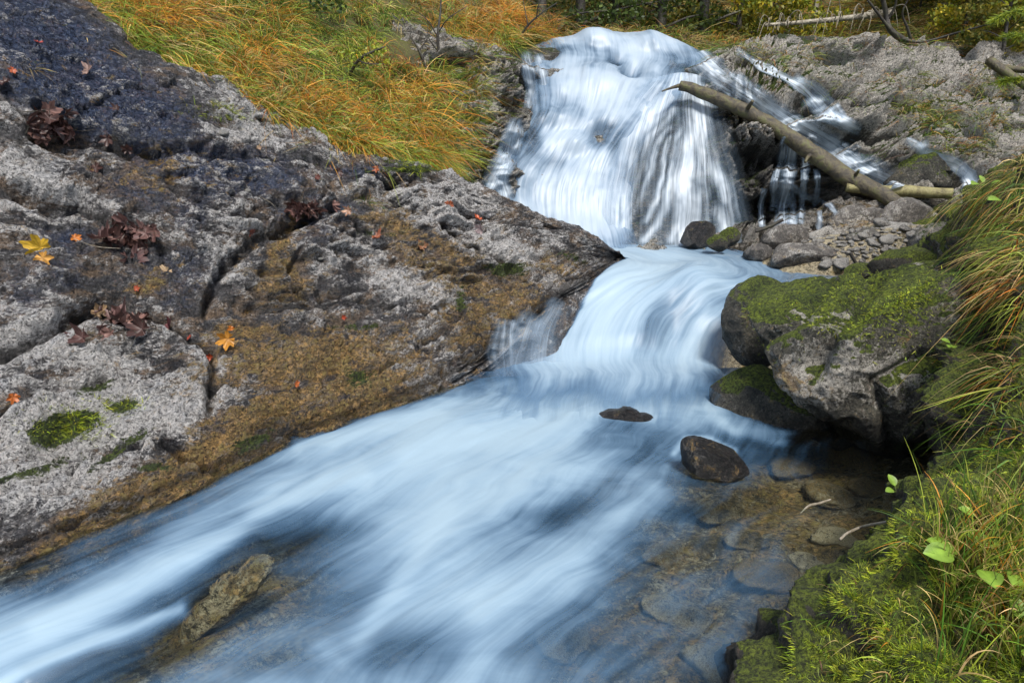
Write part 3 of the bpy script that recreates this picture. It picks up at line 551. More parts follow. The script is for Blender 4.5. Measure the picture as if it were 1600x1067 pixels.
def fall_z(px, py, u, v):
    q = np.stack([u * 1.9, v * 1.5, 0 * u], -1); t = .06 * fbm(q * [1.2, .8, 1], 1.3, 3, 64, .4) + .02 * fbm(np.stack([u * 9, v * .6, 0 * u], -1), 1, 3, 65)
    return t + blobs(px, py, [(930, 60, 24, 14, .05), (1015, 66, 26, 14, .07), (870, 185, 34, 14, .09), (780, 245, 18, 12, .08), (965, 130, 40, 14, .07), (900, 225, 30, 14, .07)]) - blobs(px, py, [(988, 105, 18, 10, .14), (965, 92, 14, 8, .1), (930, 210, 18, 14, .08)])
def fall_f(foam, G, px, py):
    lump = fbm(G * [1, 1, 1.6], 1.7, 4, 66)
    f = foam * .88 + .6 * lump - blobs(px, py, [(990, 108, 20, 10, .5), (966, 92, 14, 7, .4), (925, 75, 16, 9, .3), (820, 150, 14, 30, .3), (835, 215, 12, 22, .35), (940, 205, 18, 22, .35), (800, 265, 12, 16, .3), (1010, 240, 30, 40, .3), (960, 240, 12, 30, .2), (905, 170, 12, 14, .2)])
    e = np.linspace(0, 1, foam.shape[1])[None]; return np.clip(f, 0, 1.3) * ss(e, 0, .05) * ss(1 - e, 0, .08)
water_patch('waterfall', nodes, 300, 260, M_fall, fall_z, (.05, 1.), 53, fromrock=.16, ffun=fall_f)
M_str = water_material('strand_water', False, 1.5, 15., .7, strand=True, iso=.06, lo=(.2, .32, .46), hi=(.64, .71, .78), warp=.12)
sheet('right_cascade', M_str,
 [[(1005, 128, 0), (1035, 119, 1), (1058, 114, 1), (1080, 115, 1), (1104, 122, 1), (1130, 134, 0)],
  [(968, 172, 0), (1008, 162, 1), (1042, 165, 1), (1078, 172, 1), (1110, 178, 1), (1140, 184, 0)],
  [(944, 235, 0), (984, 225, 1), (1026, 235, 1), (1080, 245, 1), (1126, 248, 1), (1160, 248, 0)],
  [(936, 305, 0), (970, 300, 1), (1018, 305, 1), (1078, 314, 1), (1140, 318, 1), (1174, 318, 0)],
  [(930, 388, 0), (964, 388, 1), (1014, 386, 1), (1078, 384, 1), (1150, 380, 1), (1186, 376, 0)]], 230, 200, paths=[
 ([(1065, 120), (1035, 160), (1000, 200), (980, 240), (968, 300), (962, 370)], 20, 1.), ([(1060, 140), (1035, 185), (1012, 225), (1000, 260), (985, 310), (975, 372)], 9, .95), ([(1040, 200), (1022, 240), (1005, 280), (988, 330), (984, 372)], 6, .85),
 ([(1078, 120), (1080, 185), (1083, 220), (1080, 260), (1075, 300), (1070, 375)], 19, 1.15), ([(1095, 140), (1098, 215), (1112, 262), (1128, 290), (1138, 330), (1142, 375)], 12, 1.), ([(1072, 160), (1060, 205), (1055, 240), (1045, 290), (1028, 340), (1015, 375)], 6, .85),
 ([(1050, 215), (1040, 250), (1030, 290), (1008, 345)], 5, .8), ([(1070, 245), (1058, 300), (1052, 345), (1050, 375)], 7, .85), ([(1100, 245), (1103, 290), (1098, 335), (1100, 375)], 8, .8), ([(1112, 330), (1128, 345), (1146, 375)], 14, 1.), ([(1020, 130), (1000, 165), (985, 200)], 16, 1.)], base=.2, off=.17, smooth=(5, 8), lip=.8, bv=BV_smooth)
sheet('diagonal_stream', M_str,
 [[(1060, 100, 0), (1075, 90, 1), (1095, 80, 1), (1115, 76, 0)], [(1095, 132, 0), (1112, 122, 1), (1130, 112, 1), (1150, 104, 0)], [(1150, 165, 0), (1165, 152, 1), (1178, 142, 1), (1192, 134, 0)],
  [(1195, 198, 0), (1208, 184, 1), (1222, 172, 1), (1238, 164, 0)], [(1240, 232, 0), (1254, 216, 1), (1270, 202, .9), (1290, 192, 0)], [(1285, 262, 0), (1300, 244, 1), (1318, 232, .9), (1340, 222, 0)], [(1330, 286, 0), (1344, 272, .9), (1362, 262, .9), (1385, 250, 0)], [(1375, 302, 0), (1400, 294, .8), (1418, 288, .7), (1440, 276, 0)]], 200, 60,
 paths=[([(1090, 85), (1125, 118), (1170, 146), (1212, 178), (1262, 210), (1305, 238), (1350, 266), (1410, 290)], 16, 1.1), ([(1230, 170), (1280, 205), (1320, 232), (1365, 258)], 8, .8), ([(1115, 124), (1160, 160), (1210, 190), (1260, 225), (1310, 256), (1360, 282)], 8, .9)], base=.25, off=.10, smooth=(3, 7), lip=1.6)
rivulets('fall_edge_streams', M_str, [([(822, 80), (826, 110), (830, 140), (827, 170)], 20, 16, .95), ([(840, 84), (850, 125), (856, 172)], 16, 20, .95), ([(812, 185), (806, 210), (796, 240), (778, 268), (765, 300)], 30, 28, 1.05), ([(800, 205), (790, 250), (785, 280), (795, 318)], 24, 30, 1.)], off=.15, smooth=(1, 3))
rivulets('side_streams', M_str, [
 ([(1150, 78), (1185, 100), (1220, 118), (1250, 135), (1275, 158), (1300, 182), (1345, 205)], 12, 20, 1.5), ([(1240, 122), (1272, 135), (1296, 156), (1318, 185)], 16, 14, .85), ([(1262, 150), (1285, 178), (1312, 194)], 26, 16, .9),
 ([(1415, 220), (1432, 228), (1445, 240), (1470, 248), (1495, 258), (1515, 275)], 22, 18, 1.5), ([(1437, 222), (1450, 240), (1480, 248)], 22, 12, 1.3), ([(1500, 260), (1512, 275), (1520, 292)], 18, 32, 1.4),
 ([(1240, 218), (1235, 250), (1232, 275), (1228, 295), (1222, 330), (1222, 360)], 24, 18, 1.), ([(1228, 214), (1222, 245), (1212, 280), (1208, 330)], 14, 12, .7), ([(1252, 222), (1258, 260), (1255, 300), (1250, 350)], 12, 12, .7),
 ([(1275, 262), (1278, 290), (1272, 325)], 8, 8, .7), ([(1195, 295), (1188, 325), (1192, 355)], 12, 10, .85), ([(1280, 328), (1281, 345), (1280, 360)], 9, 9, .9), ([(1235, 290), (1262, 310), (1292, 318), (1308, 335)], 12, 9, .6), ([(1232, 300), (1240, 330), (1236, 358)], 14, 16, .7)], off=.075, smooth=(2, 4), lip=2.5)
rivulets('rock_notch_water', M_str, [([(795, 498), (792, 530), (790, 560), (792, 606)], 40, 60, .75), ([(840, 490), (822, 540), (815, 606)], 50, 80, .5), ([(880, 470), (850, 530), (845, 606)], 40, 70, .6)], bv=BV_slab, off=.05, smooth=(3, 6))

# ------------------------------------------------------------ boulders and stones
def boulder(name, outline, Y, depth, mat, label, cat='boulder', group=None, facet=.05, at=None, res=72, cuts=(), **at_kw):
    o = np.array(outline, float); c = o.mean(0); ang = np.arctan2(-(o[:, 1] - c[1]), o[:, 0] - c[0]); rad = np.hypot(*(o - c).T)
    s = np.argsort(ang); ang, rad = ang[s], rad[s]
    A = np.concatenate([ang - 2 * math.pi, ang, ang + 2 * math.pi]); Rr = np.tile(rad, 3)
    nu, nv = res, res // 2 + 1
    th = np.linspace(-math.pi, math.pi, nu, endpoint=False); r = np.interp(th, A, Rr); r = (np.roll(r, 1) + 2 * r + np.roll(r, -1)) / 4
    ph = np.linspace(-math.pi / 2, math.pi / 2, nv)
    ctr = P(c[0], c[1], Y); sc = np.linalg.norm(ctr - [0, 0, CAMZ]) / FPX * .98
    ax = np.array([1., 0, 0]); up = np.array([0, sP, cP]); fw = np.array([0, cP, -sP])
    cp = np.sign(np.cos(ph)) * np.abs(np.cos(ph)) ** .75; sp = np.sign(np.sin(ph)) * np.abs(np.sin(ph)) ** .9
    q = (np.cos(th)[None, :, None] * ax + np.sin(th)[None, :, None] * up) * (r[None, :, None] * sc * cp[:, None, None]) + fw * (sp * depth)[:, None, None]
    V = q + ctr
    nrm = q / (np.linalg.norm(q, axis=-1, keepdims=True) + 1e-9); size = r.mean() * sc
    q2 = V / size
    D = size * (facet * 2.2 * fbm(q2, .9, 3, 81 + len(name)) + facet * 1.2 * fbm(q2, 2.6, 4, 82, ridge=True) + facet * .35 * fbm(q2, 9, 3, 83))
    V = V + nrm * (D - D.mean() - size * facet * .25)[..., None]
    rs = np.random.default_rng(int(abs(c[0] * 7 + c[1])))
    for _k in range(26):
        nk = rs.normal(size=3) + fw * -.6; nk /= np.linalg.norm(nk)
        if abs(nk @ fw) < .35: continue
        qq = (V - ctr); dd_ = qq @ nk; lim = np.percentile(dd_, 100) * rs.uniform(.62, .9); V = V - nk * (np.maximum(0, dd_ - lim) * .8)[..., None]
    V = V + nrm * (size * facet * .5 * fbm(V / size, 5, 4, 84, .6, ridge=True))[..., None]
    if cuts:
        qx, qy = proj(V)
        for poly, wd_, dp_ in cuts: V = V - nrm * (dp_ * np.exp(-(seg_dist(qx + 8 * fbm(V, 6, 2, 85), qy, poly) / wd_) ** 2) * (sp[:, None] < .2))[..., None]
    # shift origin to base
    base = np.array([ctr[0], ctr[1], V[..., 2].min()]); V = V - base; n = nu * nv
    at_v = {a: np.full(n, float(at_kw.get(a, 0))) for a in ZA}
    if at: 
        pxx, pyy = proj(V + base)
        for a, l in at.items(): at_v[a] = at_v[a] + blobs(pxx, pyy, l).ravel()
    ob = raw_mesh(name, V, gfaces(nv, nu, True), mat, None, at_v); ob.location = base
    return tag(ob, label, cat, group)
boulder('mossy_boulder', [(1158, 505), (1168, 480), (1195, 468), (1240, 446), (1300, 440), (1340, 442), (1372, 440), (1410, 430), (1445, 440), (1478, 462), (1488, 500), (1492, 560), (1500, 640), (1490, 700), (1455, 752), (1420, 735), (1385, 700), (1350, 690), (1300, 648), (1250, 620), (1215, 590), (1180, 568), (1160, 545)], 4.05, .75, M_boulder, 'large pale boulder with bright green moss on top overhanging the pool', at=dict(
    moss=[(1200, 490, 40, 30, .5), (1300, 455, 60, 20, .7), (1400, 480, 90, 50, .8), (1320, 530, 70, 70, .55), (1440, 580, 60, 90, .5), (1230, 540, 60, 40, .45), (1400, 660, 60, 40, .3)], white=[(1270, 480, 60, 25, 1.4, 30), (1270, 590, 60, 40, 1.1), (1420, 580, 50, 30, .9), (1330, 530, 20, 60, .8)], ochre=[(1230, 590, 50, 40, .5)], wet=[(1430, 720, 90, 50, .9), (1350, 670, 60, 20, .7)]), facet=.07, res=260, cuts=[([(1375, 425), (1340, 480), (1300, 520), (1275, 575)], 15, .12), ([(1395, 690), (1370, 600), (1440, 560), (1500, 560)], 12, .07), ([(1300, 430), (1250, 500), (1180, 540)], 9, .05)])
BIG = bpy.data.objects['mossy_boulder']
boulder('round_boulder', [(1124, 492), (1140, 462), (1170, 442), (1200, 437), (1232, 442), (1262, 470), (1240, 530), (1195, 570), (1160, 566), (1138, 535)], 5.1, .4, M_boulder, 'dark rounded boulder between the white cascade and the large mossy boulder', wet=.55, moss=.1, res=130)
boulder('wedge_boulder', [(1112, 612), (1128, 582), (1165, 556), (1215, 580), (1290, 620), (1370, 670), (1400, 720), (1330, 705), (1260, 675), (1180, 668), (1130, 645)], 4.2, .4, M_boulder, 'dark wedge shaped boulder with green moss beneath the large boulder', at=dict(moss=[(1150, 590, 35, 25, .8, -40)]), wet=.6, res=130)
boulder('pool_rock', [(1058, 705), (1066, 688), (1095, 682), (1125, 692), (1150, 712), (1170, 745), (1150, 752), (1110, 746), (1072, 732)], 3.25, .14, M_wet, 'low wet brown rock poking out of the pool', ochre=.15, wet=.4, res=100, facet=.05)
boulder('submerged_rock', [(922, 660), (935, 645), (965, 640), (1000, 645), (1035, 655), (1045, 680), (1010, 690), (950, 680)], 4.03, .12, M_wet, 'small dark rock washed over by white water below the cascade', wet=.1, res=80)
boulder('crusty_rock', [(266, 990), (298, 960), (338, 928), (370, 898), (392, 862), (414, 850), (428, 870), (415, 900), (398, 925), (366, 950), (332, 976), (290, 1002)], 2.5, .09, M_bed, 'brown crusted rock just under the water in the lower left', white=.6, ochre=.6, res=120, facet=.12)
boulder('mossy_rock', [(1365, 420), (1380, 403), (1410, 394), (1450, 398), (1482, 412), (1485, 430), (1430, 438), (1375, 436)], 5.6, .3, M_mossy, 'flat low rock wholly covered in green moss behind the large boulder', moss=.5, res=80)
boulder('mossy_rock', [(1318, 430), (1328, 416), (1350, 412), (1370, 424), (1372, 438), (1340, 442), (1322, 440)], 5.75, .12, M_mossy, 'small green mossy rock at the end of the still backwater', moss=.5, res=60)
boulder('flat_rock', [(1400, 432), (1430, 420), (1480, 416), (1500, 430), (1505, 455), (1450, 462), (1410, 450)], 5.2, .25, M_boulder, 'grey flat rock lying right behind the large mossy boulder', white=.7, res=70)
boulder('round_boulder', [(1060, 374), (1072, 356), (1095, 348), (1115, 352), (1122, 366), (1110, 382), (1080, 386), (1064, 384)], 7.9, .2, M_wet, 'dark wet boulder at the foot of the waterfall', wet=.3, moss=.1, res=70)
boulder('mossy_rock', [(1104, 380), (1112, 370), (1128, 366), (1138, 376), (1134, 390), (1114, 392)], 7.5, .12, M_mossy, 'tiny green mossy rock next to the dark boulder under the fall', moss=.6, res=50)
boulder('mossy_rock', [(1124, 372), (1130, 360), (1145, 357), (1158, 364), (1160, 378), (1145, 384), (1128, 382)], 7.8, .12, M_mossy, 'rounded dark green mossy rock at the left end of the gravel bar', moss=.4, res=50)
stones = [([(1196, 378), (1204, 362), (1228, 356), (1250, 362), (1262, 378), (1240, 390), (1205, 390)], 7.7, 'brown grey rock in the gravel bar left of the pale slab stone', {}),
 ([(1262, 372), (1280, 362), (1305, 363), (1320, 374), (1315, 388), (1285, 392), (1266, 386)], 7.6, 'pale grey slab stone in the middle of the gravel bar', dict(white=.6)),
 ([(1322, 398), (1330, 372), (1352, 362), (1378, 368), (1386, 390), (1370, 405), (1335, 408)], 6.9, 'pale stone with a green moss cap in the gravel bar', dict(moss=.25)),
 ([(1292, 352), (1305, 338), (1340, 332), (1372, 338), (1378, 354), (1340, 366), (1300, 364)], 7.9, 'broad speckled rock under the lower end of the long log', {}),
 ([(1376, 350), (1388, 325), (1412, 314), (1436, 322), (1446, 345), (1430, 362), (1390, 366)], 7.7, 'upright mossy grey rock at the lower end of the long log', dict(moss=.15)),
 ([(1358, 372), (1376, 354), (1400, 352), (1420, 366), (1428, 384), (1400, 394), (1368, 390)], 7.2, 'angular grey stone right of the moss capped stone', dict(white=.4)),
 ([(1430, 392), (1440, 366), (1470, 356), (1496, 364), (1505, 388), (1470, 402), (1440, 402)], 6.6, 'mossy stone beside the hanging grass on the right', dict(moss=.35)),
 ([(1200, 410), (1215, 392), (1250, 386), (1285, 392), (1302, 408), (1280, 424), (1225, 422)], 6.9, 'long rough stone at the water edge of the gravel bar', dict(ochre=.1)),
 ([(1166, 400), (1172, 388), (1190, 384), (1206, 392), (1202, 404), (1182, 408)], 7.2, 'small rough stone where the gravel bar meets the water', {}),
 ([(1438, 270), (1386, 276), (1386, 262), (1402, 250), (1432, 247), (1462, 256), (1478, 272), (1476, 290), (1440, 292)], 8.5, 'rounded mossy boulder under the small side fall', dict(moss=.3, wet=.4)),
 ([(1296, 382), (1306, 372), (1322, 378), (1330, 396), (1310, 404), (1296, 396)], 7.1, 'wedge of pale stone left of the moss capped stone', dict(white=.3))]
for o, Y, l, kw in stones: boulder('river_stone', o, Y, .02 * (max(p[0] for p in o) - min(p[0] for p in o)) * Y / 22, M_boulder if 'boulder' in l else M_stone, l, 'stone', res=70, facet=.07, **kw)
# pebbles of the gravel bar
def pebble_mesh(i):
    nu, nv = 20, 12; th = np.linspace(0, 2 * math.pi, nu, endpoint=False); ph = np.linspace(-math.pi / 2, math.pi / 2, nv)
    V = np.stack([np.cos(th)[None] * np.cos(ph)[:, None], np.sin(th)[None] * np.cos(ph)[:, None] * .75, np.sin(ph)[:, None] * np.ones((1, nu)) * .55], -1)
    V = V * (1 + .75 * fbm(V + i * 3.1, 1.1, 4, 90 + i))[..., None]; n = nu * nv
    me_o = raw_mesh('pebble', V, gfaces(nv, nu, True), M_stone, None, {a: np.full(n, dict(white=rng.uniform(0, 1.)).get(a, 0)) for a in ZA}); return me_o
protos = [pebble_mesh(i) for i in range(7)]
spots = []; tries = 0
while len(spots) < 270 and tries < 12000:
    tries += 1; x = random.uniform(1140, 1470); y = random.uniform(352, 424)
    if y > 372 + (x - 1130) * .27 and x < 1320: continue
    r = random.choice([3, 4, 5, 6, 7, 9, 12, 15])
    if all(math.hypot((x - a), (y - b) * 1.8) > (r + c) * .75 for a, b, c in spots): spots.append((x, y, r))
spots = [q for q in spots if hit(BV_bed, q[0], q[1])[0] is not None]
for i, (x, y, r) in enumerate(spots):
    h, n = hit(BV_bed, x, y)
    o = protos[i] if i < 7 else protos[i % 7].copy()
    if i >= 7: COL.objects.link(o)
    s = r * h.y / FPX; o.location = h + Vector((0, 0, s * .25)); o.scale = (s, s, s * random.uniform(.8, 1.2)); o.rotation_euler = (random.uniform(-.3, .3), random.uniform(-.3, .3), random.uniform(0, 6.28))
    tag(o, 'small pale stone in the gravel bar between the waterfall and the mossy rocks', 'pebble', 'pebbles of the gravel bar')
# stones on the pool bed
for i, (x, y, r, oc) in enumerate([(1230, 735, 40, .8), (1330, 720, 45, .9), (1190, 905, 60, .9), (1300, 780, 40, .5), (1360, 765, 36, .8), (1240, 700, 30, .2), (1130, 800, 50, .3), (1300, 845, 40, .2), (960, 780, 40, .4), (1050, 960, 60, .3), (880, 1000, 60, .3), (1260, 880, 30, .1), (1400, 800, 30, .6), (1170, 850, 34, .4), (1110, 1040, 60, .3), (1040, 870, 44, .5), (230, 880, 50, .8), (130, 850, 40, .9), (330, 790, 40, .9), (560, 830, 46, .5), (800, 800, 30, .4)]):
    h, n = hit(BV_bed, x, y)
    o = protos[(i * 3) % 7].copy(); o.data = o.data.copy(); o.data.materials.clear(); o.data.materials.append(M_bed); COL.objects.link(o); s = r * h.y / FPX
    o.data.attributes['ochre'].data.foreach_set('value', np.full(240, oc, np.float32))
    o.name = 'bed_stone'; o.location = h + Vector((0, 0, s * .1)); o.scale = (s, s, s * .7); o.rotation_euler = (0, 0, i * 1.7)
    tag(o, 'tawny stone lying on the bed seen blurred through the moving water', 'stone', 'stones on the stream bed')

# ------------------------------------------------------------ wood: logs, sticks, branches
def tube(pts, rad, nu=14, rough=.06, seed=0, n=None):
    pts = np.asarray(pts, float); n = n or max(8, 8 * len(pts)); Q = cr(pts, n, 0); r = cr(np.asarray(rad, float)[:, None], n, 0)[:, 0] if np.ndim(rad) else np.full(n, rad)
    r = np.maximum(r, 1e-4)
    T = np.gradient(Q, axis=0); T /= np.linalg.norm(T, axis=1, keepdims=True) + 1e-9
    a = np.cross(T, np.array([.13, .31, .94])); a /= np.linalg.norm(a, axis=1, keepdims=True) + 1e-9; b = np.cross(T, a)
    th = np.linspace(0, 2 * math.pi, nu, endpoint=False)
    G = Q[:, None] + (a[:, None] * np.cos(th)[None, :, None] + b[:, None] * np.sin(th)[None, :, None]) * r[:, None, None]
    if rough: G = G + (G - Q[:, None]) * (rough * 3 * fbm(G, 6, 3, 95 + seed))[..., None]
    V = np.concatenate([G.reshape(-1, 3), Q[:1], Q[-1:]]); F = gfaces(n, nu, True)
    k = n * nu; j = np.arange(nu); j2 = (j + 1) % nu
    caps = np.concatenate([np.stack([np.full(nu, k), j2, j, np.full(nu, k)], -1), np.stack([np.full(nu, k + 1), (n - 1) * nu + j, (n - 1) * nu + j2, np.full(nu, k + 1)], -1)])
    return V, F, caps
def tubes_obj(name, lst, mat, parent=None, origin=(0, 0, 0), nu=10):
    Vs, Fs = [], []; n = 0
    for i, (pts, rad) in enumerate(lst):
        V, F, cpz = tube(pts, rad, nu=nu, seed=i); Vs.append(V); Fs.append(F + n); Fs.append(cpz[:, [0, 1, 2]][:, [0, 1, 2, 2]] + n if False else cpz + n); n += len(V)
    V = np.concatenate(Vs) - np.array(origin); F = np.concatenate(Fs)
    me = bpy.data.meshes.new(name); fl = [tuple(dict.fromkeys(f)) for f in F.tolist()]
    me.from_pydata(V.tolist(), [], fl); me.polygons.foreach_set('use_smooth', np.ones(len(me.polygons), bool)); me.materials.append(mat)
    o = bpy.data.objects.new(name, me); COL.objects.link(o); o.location = Vector(origin) if parent is None else (0, 0, 0)
    if parent: o.parent = parent
    return o
L1 = [P(1062, 134, 9.15), P(1080, 138, 9.1), P(1115, 152, 8.95), P(1165, 174, 8.75), (P(1222, 207, 8.55)), P(1270, 240, 8.4), P(1330, 280, 8.15), P(1372, 300, 7.95), P(1402, 320, 7.8)]
tag(tubes_obj('fallen_log', [(L1, [.06, .07, .08, .085, .09, .095, .1, .092, .08]), ([L1[0], P(1048, 138, 8.95), P(1034, 143, 8.9)], [.025, .015, .008]), ([L1[3], P(1172, 164, 8.6), P(1176, 158, 8.55)], [.03, .022, .018]), ([L1[5], P(1262, 246, 8.3), P(1258, 254, 8.25)], [.03, .02, .015]), ([L1[6], P(1338, 272, 8.05), P(1342, 266, 8.0)], [.028, .02, .014])], M_log, origin=L1[-1], nu=18), 'long bare mossy log leaning diagonally across the right side of the waterfall', 'log')
L2 = [P(1322, 293, 8.1), P(1370, 297, 8.0), P(1430, 300, 7.9), P(1488, 303, 7.75)]
tag(tubes_obj('fallen_log', [(L2, [.05, .06, .065, .06])], bark_material('olive_wood', (.12, .1, .04), (.32, .28, .12), .2), origin=L2[0], nu=16), 'short yellowish log lying level at the foot of the long diagonal log', 'log')
L3 = [P(1318, 288, 8.25), P(1345, 300, 8.2), P(1372, 305, 8.2)]
tag(tubes_obj('log_stub', [(L3, [.07, .07, .06])], M_dark, origin=L3[0], nu=14), 'dark wet log stub tucked behind the long diagonal log', 'log')
L4 = [P(1180, 362, 7.95), P(1200, 355, 7.9), P(1224, 343, 7.85)]
tag(tubes_obj('stick', [(L4, [.018, .02, .018])], M_dark, origin=L4[0]), 'thick dark stick lying against the wet rock wall above the gravel bar', 'stick')
L5 = [PZ(1250, 802, -.01), PZ(1264, 790, .012), PZ(1280, 786, .02), PZ(1298, 780, .025)]
tag(tubes_obj('twig', [(L5, [.002, .006, .006, .004])], M_pale, origin=L5[0]), 'short grey twig sticking out of the clear pool water', 'twig')
L6 = [PZ(1312, 843, .01), PZ(1325, 832, .03), PZ(1350, 822, .05), P(1386, 815, 2.35)]
tag(tubes_obj('twig', [(L6, [.006, .006, .006, .005])], M_pale, origin=L6[0]), 'grey twig reaching over the pool from the mossy mound', 'twig')
L7 = [P(1328, 418, 6.2), P(1335, 404, 6.2), P(1330, 396, 6.2)]
tag(tubes_obj('stick', [([P(1338, 412, 6.1), P(1332, 402, 6.1), P(1329, 395, 6.1)], [.015, .016, .014])], M_dark, origin=L7[0]), 'short dark stick standing up among stones beside the backwater', 'stick')
b = boulder('dark_rock', [(1348, 74), (1350, 66), (1360, 63), (1368, 68), (1368, 78), (1355, 80)], 11.6, .08, M_dark, 'small black rounded lump on the crest of the pale rocks', 'rock', res=40)

# ------------------------------------------------------------ grass
GOLD, STRAW, GREEN, LIME, ORNG, OLIVE, BROWN = map(np.array, [(.58, .28, .035), (.62, .45, .17), (.10, .20, .02), (.32, .38, .045), (.60, .19, .02), (.12, .13, .03), (.18, .08, .03)])
def blades(name, roots, dirs, L, Wd, droop, cols, label, cat, mat=M_grass, seg=5, kind='stuff', group=None, tipc=1.25, parent=None, origin=None, side_rand=1.):
    """roots (n,3); dirs initial direction; droop (n,3) vector added with t^2"""
    n = len(roots); t = np.linspace(0, 1, seg)[None, :, None]
    Pc = roots[:, None] + L[:, None, None] * (dirs[:, None] * t + droop[:, None] * t ** 2.1)
    T = np.gradient(Pc, axis=1); view = Pc - np.array([0, 0, 1.6])
    a = rng.normal(size=(n, 1, 3)) * side_rand; s = np.cross(T, a); s /= np.linalg.norm(s, axis=-1, keepdims=True) + 1e-9
    wd = (Wd[:, None, None] * .5) * (1 - t ** 1.6 * .93) * (.55 + .45 * np.minimum(1, t * 5))
    V = np.stack([Pc - s * wd, Pc + s * wd], 2)   # n,seg,2,3
    if origin is not None: V = V - np.array(origin)
    base = (np.arange(n) * seg * 2)[:, None]; k = np.arange(seg - 1)[None] * 2
    F = np.stack([base + k, base + k + 1, base + k + 3, base + k + 2], -1).reshape(-1, 4)
    c = cols[:, None, None] * (.25 + (tipc + .15 - .25) * t[..., None] ** .7) * np.ones((1, 1, 2, 1))  # roots darkened to paint in shade inside the tufts; tips lighter
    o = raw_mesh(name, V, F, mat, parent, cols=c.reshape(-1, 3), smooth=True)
    if origin is not None and parent is None: o.location = origin
    if kind or label: tag(o, label, cat, group, kind)
    return o
def tussocks(bv, regions, per, Lr, wr, colfun, spread=.05, up=.75, out=.6, grav=.85, wild=1.):
    """clumps of arching blades: regions = list of photo pixel points; returns arrays"""
    RR, DD, LL, WW, DR, CC = [], [], [], [], [], []
    for (x, y) in regions:
        h, n = hit(bv, x, y)
        if h is None: continue
        h = np.array(h); n = np.array(n); k = rng.integers(*per); r0 = rng.normal(size=(k, 3)) * spread; r0 -= n * (r0 @ n)[:, None]
        down = np.array([0, 0, -1.]) + n * n[2]; dl = np.linalg.norm(down); down = down / (dl + 1e-6)
        rad = r0 / (spread + 1e-9) * .35; lean = rng.normal(size=3) * [.45, .3, .15] * wild
        d = up * (np.array([0, 0, 1.]) * .8 + n * .18) + rad * out + lean * .6 + rng.normal(size=(k, 3)) * .2; d /= np.linalg.norm(d, axis=1, keepdims=True)
        dr = rad * out * .8 + lean + down * .12 * dl + np.array([0, 0, -grav]) * rng.uniform(.5, 1.2, (k, 1)) + rng.normal(size=(k, 3)) * .1
        sc = rng.uniform(.7, 1.2) * (.75 + .1 * np.linalg.norm(h) / 5)
        RR.append(h + r0 - n * .02); DD.append(d); DR.append(dr); LL.append(rng.uniform(*Lr, k) * sc); WW.append(rng.uniform(*wr, k)); CC.append(colfun(x, y, h, k))
    return [np.concatenate(q) for q in (RR, DD, LL, WW, DR, CC)]
def pick(w, pal, k):
    w = np.maximum(np.array(w, float), 0); w /= w.sum(); i = rng.choice(len(pal), k, p=w); i = np.where(rng.random(k) < .62, i[0], i); c = np.array(pal)[i] * rng.uniform(.65, 1.3)
    return c * rng.uniform(.6, 1.35, (k, 1)) * (1 + rng.normal(size=(k, 3)) * .06)
gold_bl = [(270, 25, 60, 25, 1.), (405, 95, 50, 30, 1.), (560, 190, 70, 40, 1.), (480, 170, 40, 25, .8), (640, 140, 40, 60, .7), (770, 30, 60, 30, 1.), (660, 210, 50, 40, .8), (430, 40, 30, 30, .5), (820, 40, 40, 20, .8), (700, 60, 30, 30, .6)]
green_bl = [(300, 85, 90, 25, 1.), (240, 90, 70, 20, 1., 30), (510, 110, 50, 40, .8), (330, 45, 30, 20, .6), (520, 20, 60, 25, .9), (450, 215, 70, 20, .9), (630, 235, 60, 12, 1.), (720, 110, 30, 20, .7), (540, 60, 40, 30, .6), (150, 20, 60, 15, 1.), (600, 30, 40, 20, .8)]
PAL = [GOLD, STRAW, GREEN, LIME, ORNG, OLIVE, BROWN]
def bankcol(x, y, h, k):
    a = np.array([float(x)]); b_ = np.array([float(y)]); g = blobs(a, b_, gold_bl)[0]; e = blobs(a, b_, green_bl)[0]
    nz = fbm(np.array([h]) , .9, 2, 101)[0]; g += max(0, nz) * .5; e += max(0, -nz) * .8
    return pick([.35 + 2.2 * g, .45, .5 + 1.6 * e, .6 + 1.6 * e, .05 + .9 * g, .45, .2], PAL, k)
pts = []
for _ in range(3300):
    u = random.random(); x = random.uniform(-120, 860); y = random.uniform(-60, 290)
    pts.append((x, y))
for _ in range(900): 
    f = random.random(); i = random.randint(0, 6); e0 = top[i + 0]; e1 = top[min(i + 1, 6)]
    pts.append((e0[0] + (e1[0] - e0[0]) * f + random.uniform(-6, 6), e0[1] + (e1[1] - e0[1]) * f - random.uniform(2, 22)))
def keep(x, y):  # leave the bare rock outcrop and the cliff open
    if ((x - 640) / 42) ** 2 + ((y - 72) / 36) ** 2 < 1: return False
    return True
pts = [p for p in pts if keep(*p)]
A = tussocks(BV_bank, pts, (18, 34), (.12, .36), (.0045, .010), bankcol, spread=.035, up=1., out=.8, grav=.95, wild=.38)
gp = [(random.gauss(b_[0], b_[2] * .7), random.gauss(b_[1], b_[3] * .7)) for b_ in gold_bl for _ in range(55)]
A3 = tussocks(BV_bank, [p for p in gp if keep(*p)], (14, 24), (.28, .52), (.005, .010), bankcol, spread=.03, up=1.1, out=.8, grav=.8, wild=.45)
A = [np.concatenate(q) for q in zip(A, A3)]
blades('bank_grass', *A, 'thick golden and green autumn grass hanging over the left bank', 'grass')
